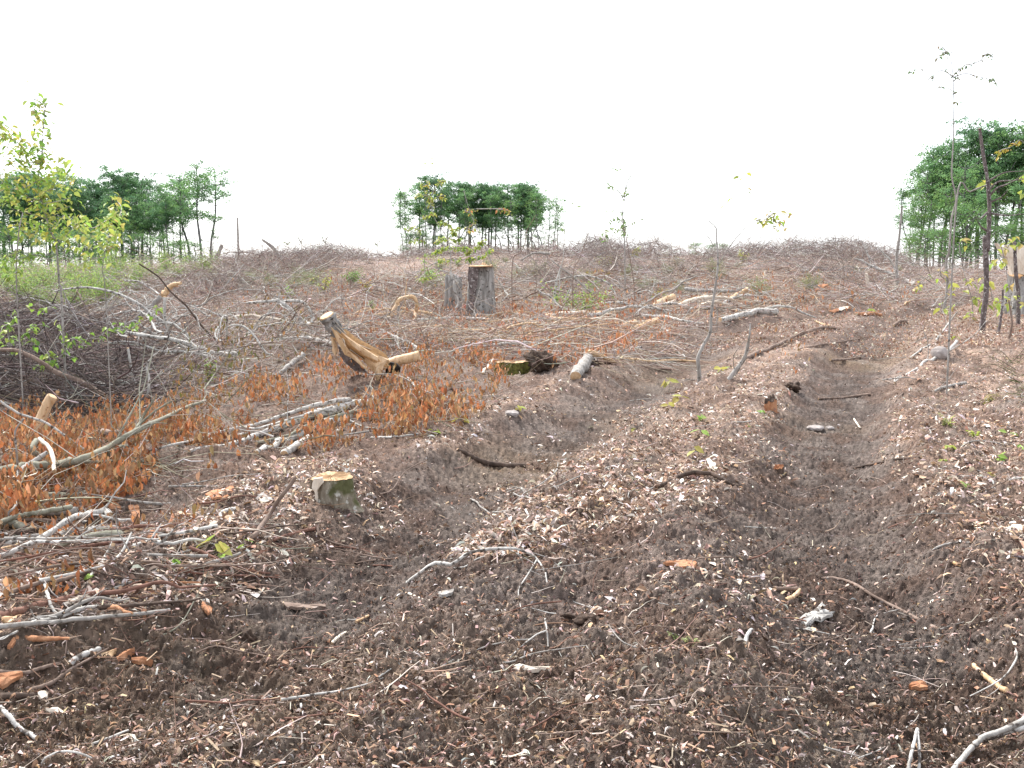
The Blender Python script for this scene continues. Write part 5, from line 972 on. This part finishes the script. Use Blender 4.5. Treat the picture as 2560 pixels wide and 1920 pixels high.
for a in [('G',1360,910,110,75,5,OLV,'olive-leaved seedling at the edge of the left rut, uppermost of three'),('G',1430,1040,90,90,3,OLV,'olive seedling with one large leaf on the bank, middle of three'),('G',1370,1090,60,60,2,OLV,'small tan-leaved seedling under the middle olive one'),
 ('G',1590,1455,90,110,2,OLV,'seedling with one round olive leaf on the lower bank'),('G',1605,1300,70,75,2,LG,'seedling with a round green leaf above the round olive one'),('G',1620,1185,60,70,3,LG,'bright green seedling in the middle of the bank'),('G',1475,1215,25,35,2,LG,'tiny green sprout on the bank'),
 ('G',1080,1285,50,50,2,OLV,'small olive sprout on the left edge of the bank'),('F',1615,1080,70,80,3,OLV,'two-leaved olive seedling right of the orange leaves'),('F',1405,1180,50,80,5,GY,'ragged yellow-green seedling below the orange leaves'),('G',185,1120,50,60,4,GY,'yellow-green sprout by the pale grey rock'),
 ('I',1700,600,160,150,4,GY,'seedling with a large yellow-green leaf beside the twig bundle'),('I',1910,620,110,85,2,LG,'green-leaved seedling right of the large yellow-green one'),('I',1750,700,60,100,2,LG,'dangling green leaves below the yellow-green seedling leaf'),('I',1370,770,60,100,6,LG,'lobed lime seedling in the lower left twigs'),
 ('I',705,1100,40,60,3,GY,'tiny yellow-green leaf above the long grey pole'),('I',760,880,30,80,5,LG,'small green weed beside the stubby birch stick'),('L',525,500,40,50,2,LG,'small green leaf on the left slope of the bank'),('L',1100,375,30,55,4,LG,'little lime sprout at the tip of the dark arched branch'),
 ('L',545,625,20,35,1,LG,'single tiny green leaf at the centre'),('M',1740,650,60,60,3,LG,'green sprout with one broad leaf on the right bank'),('M',1880,570,50,80,2,GY,'yellow round leaf on the right bank'),('M',2010,430,50,65,4,LG,'dark green sprout near the right edge'),
 ('M',2165,340,50,80,2,LG,'broad green leaf at the right edge'),('M',1830,1025,60,60,1,LG,'lone bright green leaf in the right foreground'),('M',2080,250,40,60,2,LG,'pale green leaf near the right edge above the broad one'),('M',1840,460,30,50,3,GY,'small yellow-green sprout right of the dark branch'),
 ('M',1620,350,60,70,6,GY,'yellow-green weeds by the white chips on the right bank'),('M',1560,460,30,50,5,GY,'low yellow weed tuft on the right bank'),('H',130,1460,40,40,3,LG,'green sprout at the foot of the small broken orange stump'),('M',35,190,30,50,3,LG,'green sprout below the small broken orange stump'),
 ('M',75,265,25,50,2,LG,'pale sprout on the bank below the broken stump'),('G',1780,820,40,70,5,GY,'pale green weed by the long brown pole'),('H',1000,665,40,45,4,GY,'yellow sprout at the top of the slope'),('H',1660,880,40,50,4,GY,'yellow sprout behind the pale boulder'),('G',1985,1010,20,50,2,LG,'small green leaf on the white chips'),('H',165,440,25,35,3,LG,'tiny lime sprout on the far right slope')]:
    seedling(*a)
# ferns and young conifers
def frond(m,tips,dirs,O,base,end,lf,n=16):
    q=seg([base,(base+end)/2+[0,0,.2*np.linalg.norm(end-base)],end],8); m.tube(q,np.linspace(.0025,.0012,len(q)),4,cap=None)
    ax=(end-base)/np.linalg.norm(end-base); sd_=np.cross(ax,[0,0,1.]); sd_/=np.linalg.norm(sd_)+1e-9
    for i in range(n):
        t=(i+.5)/n; p=q[min(int(t*(len(q)-1)),len(q)-1)]
        for s_ in (-1,1): tips.append(p); dirs.append((sd_*s_+ax*.35)*lf*(1-t*.75))
def plantf(c,u,v,hpx,ends,lpx,cl,name,label,cat,asp=.35,n=16,Y=None):
    p=hit(*S(c,u,v)); Yb=Y or p[1]
    if Y: p=onplane(*S(c,u,v),Y)
    O=np.array([p[0],p[1],min(p[2],ground(p[0],p[1])) if not Y else ground(p[0],p[1])]); root=empty(name,O); tag(root,label,cat); m=MB(); tips=[];dirs=[]
    for e in ends:
        if len(e)==4: b=onplane(*S(c,e[0],e[1]),Yb)-O; E=onplane(*S(c,e[2],e[3]),Yb)-O
        else: b=np.array([0,0,0.]); E=onplane(*S(c,*e),Yb)-O
        E=E+[0,R.normal(0,.3)*np.linalg.norm(E),0]; E[2]=max(E[2],.02); b[2]=max(b[2],0); frond(m,tips,dirs,O,b,E,mpx(c,Yb,lpx),n)
    m.build('stems',['brown'],None,root,(0,0,0)); D=np.array(dirs); L=np.linalg.norm(D,axis=1)+1e-6; D=D/L[:,None]+R.normal(0,.12,D.shape)
    mk('fronds' if cat=='fern' else 'needles',scatterdata('fronds',leafT(.4,1.0),np.array(tips),D,R.uniform(-.3,.3,len(D)),L,np.full(len(D),asp),pal(cl,len(D),None,.12),M['leaf']),root)
plantf('M',1600,220,0,[(1560,110),(1680,180),(1600,150),(1660,120)],45,[(.42,.5,.12)],'fern','yellow-green fern on the right bank, upper one','fern',.4)
plantf('M',1830,310,0,[(1740,240),(1880,290),(1800,250),(1860,250)],60,[(.38,.46,.06)],'fern','bright yellow-green fern on the right bank, lower one','fern',.4)
plantf('L',1400,1590,0,[(1350,1500),(1420,1540),(1440,1570)],45,[(.32,.42,.15)],'fern','pale green fern frond on the bank in the foreground','fern',.4)
plantf('L',1540,1630,0,[(1470,1580),(1590,1570),(1660,1610),(1510,1560)],50,[(.42,.5,.2)],'fern','second pale fern frond in the foreground, right one','fern',.4)
plantf('H',1880,1420,0,[(1960,1380),(2060,1370),(2120,1390),(1990,1350),(2090,1340)],50,[(.3,.26,.08),(.36,.33,.1)],'fern','olive fern under the small conifer at the right','fern',.4)
cf=[(2200,1400,2100,1000),(2150,1150,1850,1120),(2150,1200,1720,1180),(2180,1250,1700,1230),(2170,1250,1900,1330),(2190,1350,2000,1400),(2120,1100,1950,1000),(2150,1100,2260,1030),(2190,1200,2320,1150),(2190,1300,2350,1300),(2130,1080,2150,960),(2160,1180,1950,1230),(2100,1150,1880,1190),(2200,1330,2080,1330)]
plantf('H',2190,1440,0,cf,38,[(.10,.16,.045),(.15,.21,.06)],'young_conifer','feathery green young conifer near the right edge','conifer',.16,34,Y=6.0)
cf=[(690,760,640,260),(660,400,560,470),(660,420,740,400),(665,480,580,540),(665,500,760,490),(670,560,580,620),(670,560,780,580),(680,620,590,680),(680,620,800,650),(650,330,600,370),(650,330,700,320),(685,680,840,710),(685,690,560,730)]
plantf('G',700,800,0,cf,20,[(.15,.17,.07),(.22,.2,.1)],'young_conifer','thin olive young conifer in front of the log pile','conifer',.2,18)
# ---------------------------------------------------------------- trees on the skyline
def treeproto(seed,H,cw,ch0,bend,cols,nleaf=5200,limbs=14,tr=.16,low=0,lsz=(.16,.34)):
    rg=np.random.default_rng(seed); root=empty('grove_tree',(0,0,0)); m=MB(); x=rg.normal(0,.3,2)*bend
    st=np.array([[0,0,-.6],[x[0]*.2,x[1]*.2,H*.25],[x[0],x[1],H*.5],[x[0]*1.3,x[1]*.9,H*.75],[x[0]*1.1,x[1],H*.93]]); C=seg(st,5); m.tube(C,np.linspace(tr,.04,len(C)),8,cap=None,rough=.1)
    tips=[]
    for k in range(limbs):
        t=rg.uniform(ch0,.95); p=C[int(t*(len(C)-1))]; a=rg.uniform(0,6.283); rad=cw*(.45+.6*math.sin(math.pi*min(1,(t-ch0)/(1-ch0)*.8+.18)))*rg.uniform(.55,1.05)
        e=p+np.array([math.cos(a)*rad,math.sin(a)*rad,rg.uniform(.5,1.6)*rad*.55]); e[2]=min(e[2],H*rg.uniform(.93,1.03)); md=(p+e)/2+rg.normal(0,.15,3)-[0,0,.15]
        q=seg([p,md,e],4); m.tube(q,np.linspace(.055,.015,len(q)),5,cap=None)
        for s_ in range(6):
            cc=q[rg.integers(3,len(q))]+rg.normal(0,.55,3)*np.array([1,1,.6]); tips.append((cc,rg.uniform(.3,.75)))
    for k in range(low):
        z=rg.uniform(.12,ch0+.05)*H; a=rg.uniform(0,6.283); rad=rg.uniform(.5,1.4); p=np.array([0,0,z]); e=p+[math.cos(a)*rad,math.sin(a)*rad,rad*.25]; m.tube(seg([p,(p+e)/2,e],3),[.02]*7,4,cap=None); tips.append((e,.3))
    m.build('trunk',['trunk'],None,root,(0,0,0))
    per=max(10,nleaf//len(tips)); P=[];Cc=[]
    for c_,r_ in tips:
        k=per if r_>.31 or low==0 else per//2; d=rg.normal(0,1,(k,3)); d/=np.linalg.norm(d,axis=1,keepdims=True)+1e-9; P.append(c_+d*(rg.random((k,1))**.45)*r_*np.array([1.15,1.15,.6]))
        b=np.array(cols[rg.integers(len(cols))])*rg.uniform(.75,1.25); Cc.append(np.clip(b*(1+rg.normal(0,.16,(k,1))),.004,1))
    P=np.concatenate(P);Cc=np.concatenate(Cc); n=len(P); th=rg.uniform(0,6.283,n); d=np.stack([np.cos(th),np.sin(th),rg.normal(-.2,.5,n)],1)
    mk('crown',scatterdata('crown',leafT(.8,1.0),P,d,rg.uniform(-1.2,1.2,n),rg.uniform(lsz[0],lsz[1],n),rg.uniform(.7,1.1,n),Cc,M['crown']),root)
    return root
GD=[(.11,.22,.12),(.13,.25,.125),(.15,.28,.12)]; GM=[(.14,.27,.12),(.17,.31,.13),(.20,.35,.12)]; GYL=[(.17,.28,.08),(.13,.25,.07)]
TP={'broad':treeproto(1,13,2.9,.44,1,GD,9500,34,.2,10,(.12,.26)),'round':treeproto(2,13,2.2,.47,1.5,GD+GM,6500,24,.15,12,(.12,.26)),'slim':treeproto(3,13,1.4,.45,2,GM,3200,15,.11,16,(.11,.24)),'thin':treeproto(4,11,1.0,.42,2,GM+GYL,1600,12,.075,22,(.10,.22)),
 'airy':treeproto(5,13,2.4,.46,2.2,GM,3400,22,.17,5,(.12,.24)),'bright':treeproto(6,12,2.4,.14,1,GM+GYL,8000,40,.13,0,(.11,.24)),'under':treeproto(7,5,1.6,.10,2,GYL+GM,2200,18,.07,0,(.08,.18))}
DH={'broad':13,'round':13,'slim':13,'thin':11,'airy':13,'bright':12,'under':5}
DESC={'broad':'broad dark green tree','round':'rounded green tree','slim':'slim straight-stemmed tree','thin':'thin pole-like tree with wispy leaves','airy':'airy open-crowned tree','bright':'bright green tree leafy to the ground','under':'low leafy understorey tree'}
ORD=['first','second','third','fourth','fifth','sixth','seventh','eighth','ninth','tenth','eleventh','twelfth','thirteenth','fourteenth','fifteenth','sixteenth','seventeenth','eighteenth','nineteenth','twentieth','twenty-first','twenty-second','twenty-third','twenty-fourth','twenty-fifth','twenty-sixth','twenty-seventh','twenty-eighth','twenty-ninth','thirtieth','thirty-first','thirty-second','thirty-third','thirty-fourth','thirty-fifth','thirty-sixth','thirty-seventh','thirty-eighth','thirty-ninth','fortieth']+['forty-'+k for k in ('first','second','third','fourth','fifth','sixth','seventh','eighth','ninth')]+['fiftieth']+['fifty-'+k for k in ('first','second','third','fourth','fifth','sixth')]
tu={}
def grove(lst,where,group):
    lst.sort()
    for i,(u,top,Yb,k) in enumerate(lst):
        px=u*1.15733; a,b=ray(px,top*1.15733); x=a*Yb; g=float(macro(x,Yb)); zt=EYE+b*Yb; s=(zt-g)/(DH[k]*1.0)
        if k not in tu: o=TP[k]; o.location=(x,Yb,g); o.scale=(s,s,s); o.rotation_euler=(0,0,R.uniform(0,6)); tu[k]=1
        else: o=copytree(TP[k],(x,Yb,g),R.uniform(0,6.28),s)
        o['category']='tree'; o['group']=group; o['label']='%s, %s trunk from the left in the %s grove'%(DESC[k],ORD[i],where)
grove([(258,362,118,'broad'),(215,385,122,'broad'),(300,376,122,'broad'),(235,400,128,'round'),(350,385,124,'round'),(385,372,120,'round'),(175,372,124,'round'),(140,362,118,'round'),(100,375,120,'broad'),(60,358,118,'round'),(40,362,116,'round'),(0,372,118,'broad'),(-40,380,120,'broad'),
 (30,372,126,'slim'),(280,392,130,'broad'),(325,400,116,'slim'),(370,420,118,'thin'),(398,430,116,'thin'),(340,430,122,'thin'),(428,336,112,'airy'),(448,352,114,'airy'),(405,362,116,'airy'),(362,440,114,'thin'),(312,420,118,'thin'),(455,450,108,'thin'),(160,420,124,'slim'),(195,410,126,'slim'),
 (165,395,116,'broad'),(195,400,120,'round'),(245,410,114,'round'),(285,415,114,'round'),(320,425,113,'round'),(360,405,112,'round'),(60,400,114,'broad'),(120,410,114,'broad'),(20,405,114,'broad'),(20,490,108,'under'),(60,500,106,'under'),(100,495,108,'under'),(140,500,106,'under'),(180,490,108,'under'),(215,500,106,'under'),(420,520,108,'under'),(5,470,112,'bright'),(120,465,112,'bright'),(200,460,114,'bright'),(275,470,112,'bright'),(350,505,108,'under'),(390,515,106,'under'),(300,500,110,'under'),(250,510,112,'under')],'left','trees of the left grove on the skyline')
grove([(935,374,100,'broad'),(905,388,102,'round'),(965,380,104,'round'),(890,398,100,'slim'),(878,410,99,'thin'),(1012,400,106,'round'),(1040,390,105,'round'),(1070,394,107,'round'),(1098,388,104,'round'),(1125,386,105,'round'),(1150,390,103,'round'),(1175,400,104,'slim'),(1195,408,102,'thin'),(1060,410,110,'broad'),(1120,405,110,'broad'),(985,400,110,'slim'),(990,386,103,'round'),(1015,392,104,'broad'),(1055,392,104,'broad'),(1140,392,104,'broad'),(955,400,100,'slim'),
 (1028,400,100,'slim'),(940,430,100,'round'),(910,440,101,'slim'),(1000,430,104,'slim'),(1050,435,104,'round'),(1110,435,104,'slim'),(1160,430,103,'slim'),(885,500,98,'under'),(915,500,98,'under'),(950,505,98,'under'),(1085,405,101,'slim'),(1140,402,99,'slim'),(1165,415,98,'thin'),(1110,420,99,'thin'),(870,420,104,'thin'),(920,400,98,'thin'),(1205,430,105,'thin'),(1185,420,108,'thin')],'centre','trees of the centre grove on the skyline')
grove([(2012,302,88,'round'),(2040,300,90,'airy'),(2072,286,88,'round'),(2100,266,90,'airy'),(2125,262,88,'broad'),(2165,262,86,'round'),(2195,248,88,'airy'),(2235,246,86,'round'),(2275,240,88,'broad'),(1992,345,86,'airy'),(1985,410,82,'bright'),(2015,420,80,'thin'),(2060,400,80,'bright'),(2100,410,80,'slim'),(2140,335,92,'round'),(2180,320,92,'airy'),(2220,310,92,'round'),
 (2150,400,80,'slim'),(2190,380,80,'slim'),(2110,330,82,'airy'),(2215,350,78,'slim'),(1970,455,86,'thin'),(2050,340,92,'round'),(2085,440,78,'under'),(2130,480,76,'under'),(2040,490,76,'under'),(2000,490,78,'under'),(2180,480,76,'under'),(2210,460,78,'bright'),(2025,350,88,'slim'),(1975,390,88,'slim'),(2160,350,86,'thin'),(2090,350,84,'thin')],'right','trees of the right grove')
# far low bushes on the horizon and small sticks against the sky
for i,(u,v,w_) in enumerate([(1503,538,40),(1540,541,26),(1560,540,22)]):
    Yb=108; x=ray(u*1.157,v*1.157)[0]*Yb; g=float(macro(x,Yb)); s=(EYE+ray(0,(v-8)*1.157)[1]*Yb-g)/4.2; o=copytree(TP['under'],(x,Yb,g),i*2.,max(.3,s)); o['category']='tree'; o['label']=['largest of three far green bushes on the skyline right of centre','middle of three far green bushes on the skyline right of centre','rightmost of three far green bushes on the skyline right of centre'][i]
def post(c,pts,w0,w1,mat,Y,name,label):
    P=np.array([onplane(*S(c,*p),Y) for p in pts]); P=np.concatenate([[[P[0][0],Y,min(P[0][2],ground(P[0][0],Y))-.1]],P]); C=seg(P,4); m=MB(); m.tube(C,np.linspace(mpx(c,Y,w0)/2,mpx(c,Y,w1)/2,len(C)),8,rough=.12); tag(m.build(name,[mat],origin=C[0]),label,'dead tree')
post('A',[(1885,1400),(1880,1250),(1877,1085)],24,12,'grey',55,'dead_post','slim dark dead post upright on the left skyline')
post('A',[(1700,1420),(1730,1360),(1755,1300)],46,26,'grey',50,'leaning_stub','short grey stub leaning right on the left skyline')
post('A',[(2212,1400),(2150,1320),(2070,1260)],46,14,'grey',52,'leaning_snag','dark broken snag leaning left on the skyline')
post('H',[(985,510),(975,450),(965,390)],34,24,'white',float(hit(*S('H',985,505))[1]),'broken_stub','bright splintered stub under the fallen white tree top')
post('H',[(1035,270),(1035,240),(1030,215)],10,8,'white',45,'broken_stub','tiny pale post on the far right slope')
post('B',[(615,880),(613,865),(612,845)],12,8,'white',50,'broken_stub','tiny bright post on the left slope below the skyline')
for i,(u,top,bot) in enumerate([(545,640,790),(355,640,790),(955,680,790),(250,680,780),(640,740,800),(500,720,790)]):
    Yb=78; x0,y0=S('B',u,bot); x1,y1=S('B',u,top); sapling('B','%d,%d %d,%d %d,%d'%(u,bot+30,u+4,(bot+top)//2,u,top),3,2,'faint wispy sapling on the left skyline, %s of six'%['fifth from left','second from left','rightmost','leftmost','fourth... from left','third from left'][i].replace('... ',' ').replace('rightmost','sixth from left').replace('leftmost','first from left').replace('fifth from left','fourth from left' if False else 'fourth from left') if False else ['thin wispy sapling on the left skyline, tallest one','wispy sapling on the left skyline nearest the leaning snag side','last wispy sapling before the dip in the skyline','first wispy sapling right of the leaning snag','low wispy sapling near the dark brush pile on the skyline','small wispy sapling left of the tallest on the left skyline'][i],[('B','%d,%d %d,%d'%(u,(top+bot)//2,u+25,top+20),14),('B','%d,%d %d,%d'%(u,(top+bot)//2,u-25,top+30),14)],[(.2,.27,.15)],4,Y=Yb,mat='grey',name='wispy_sapling')
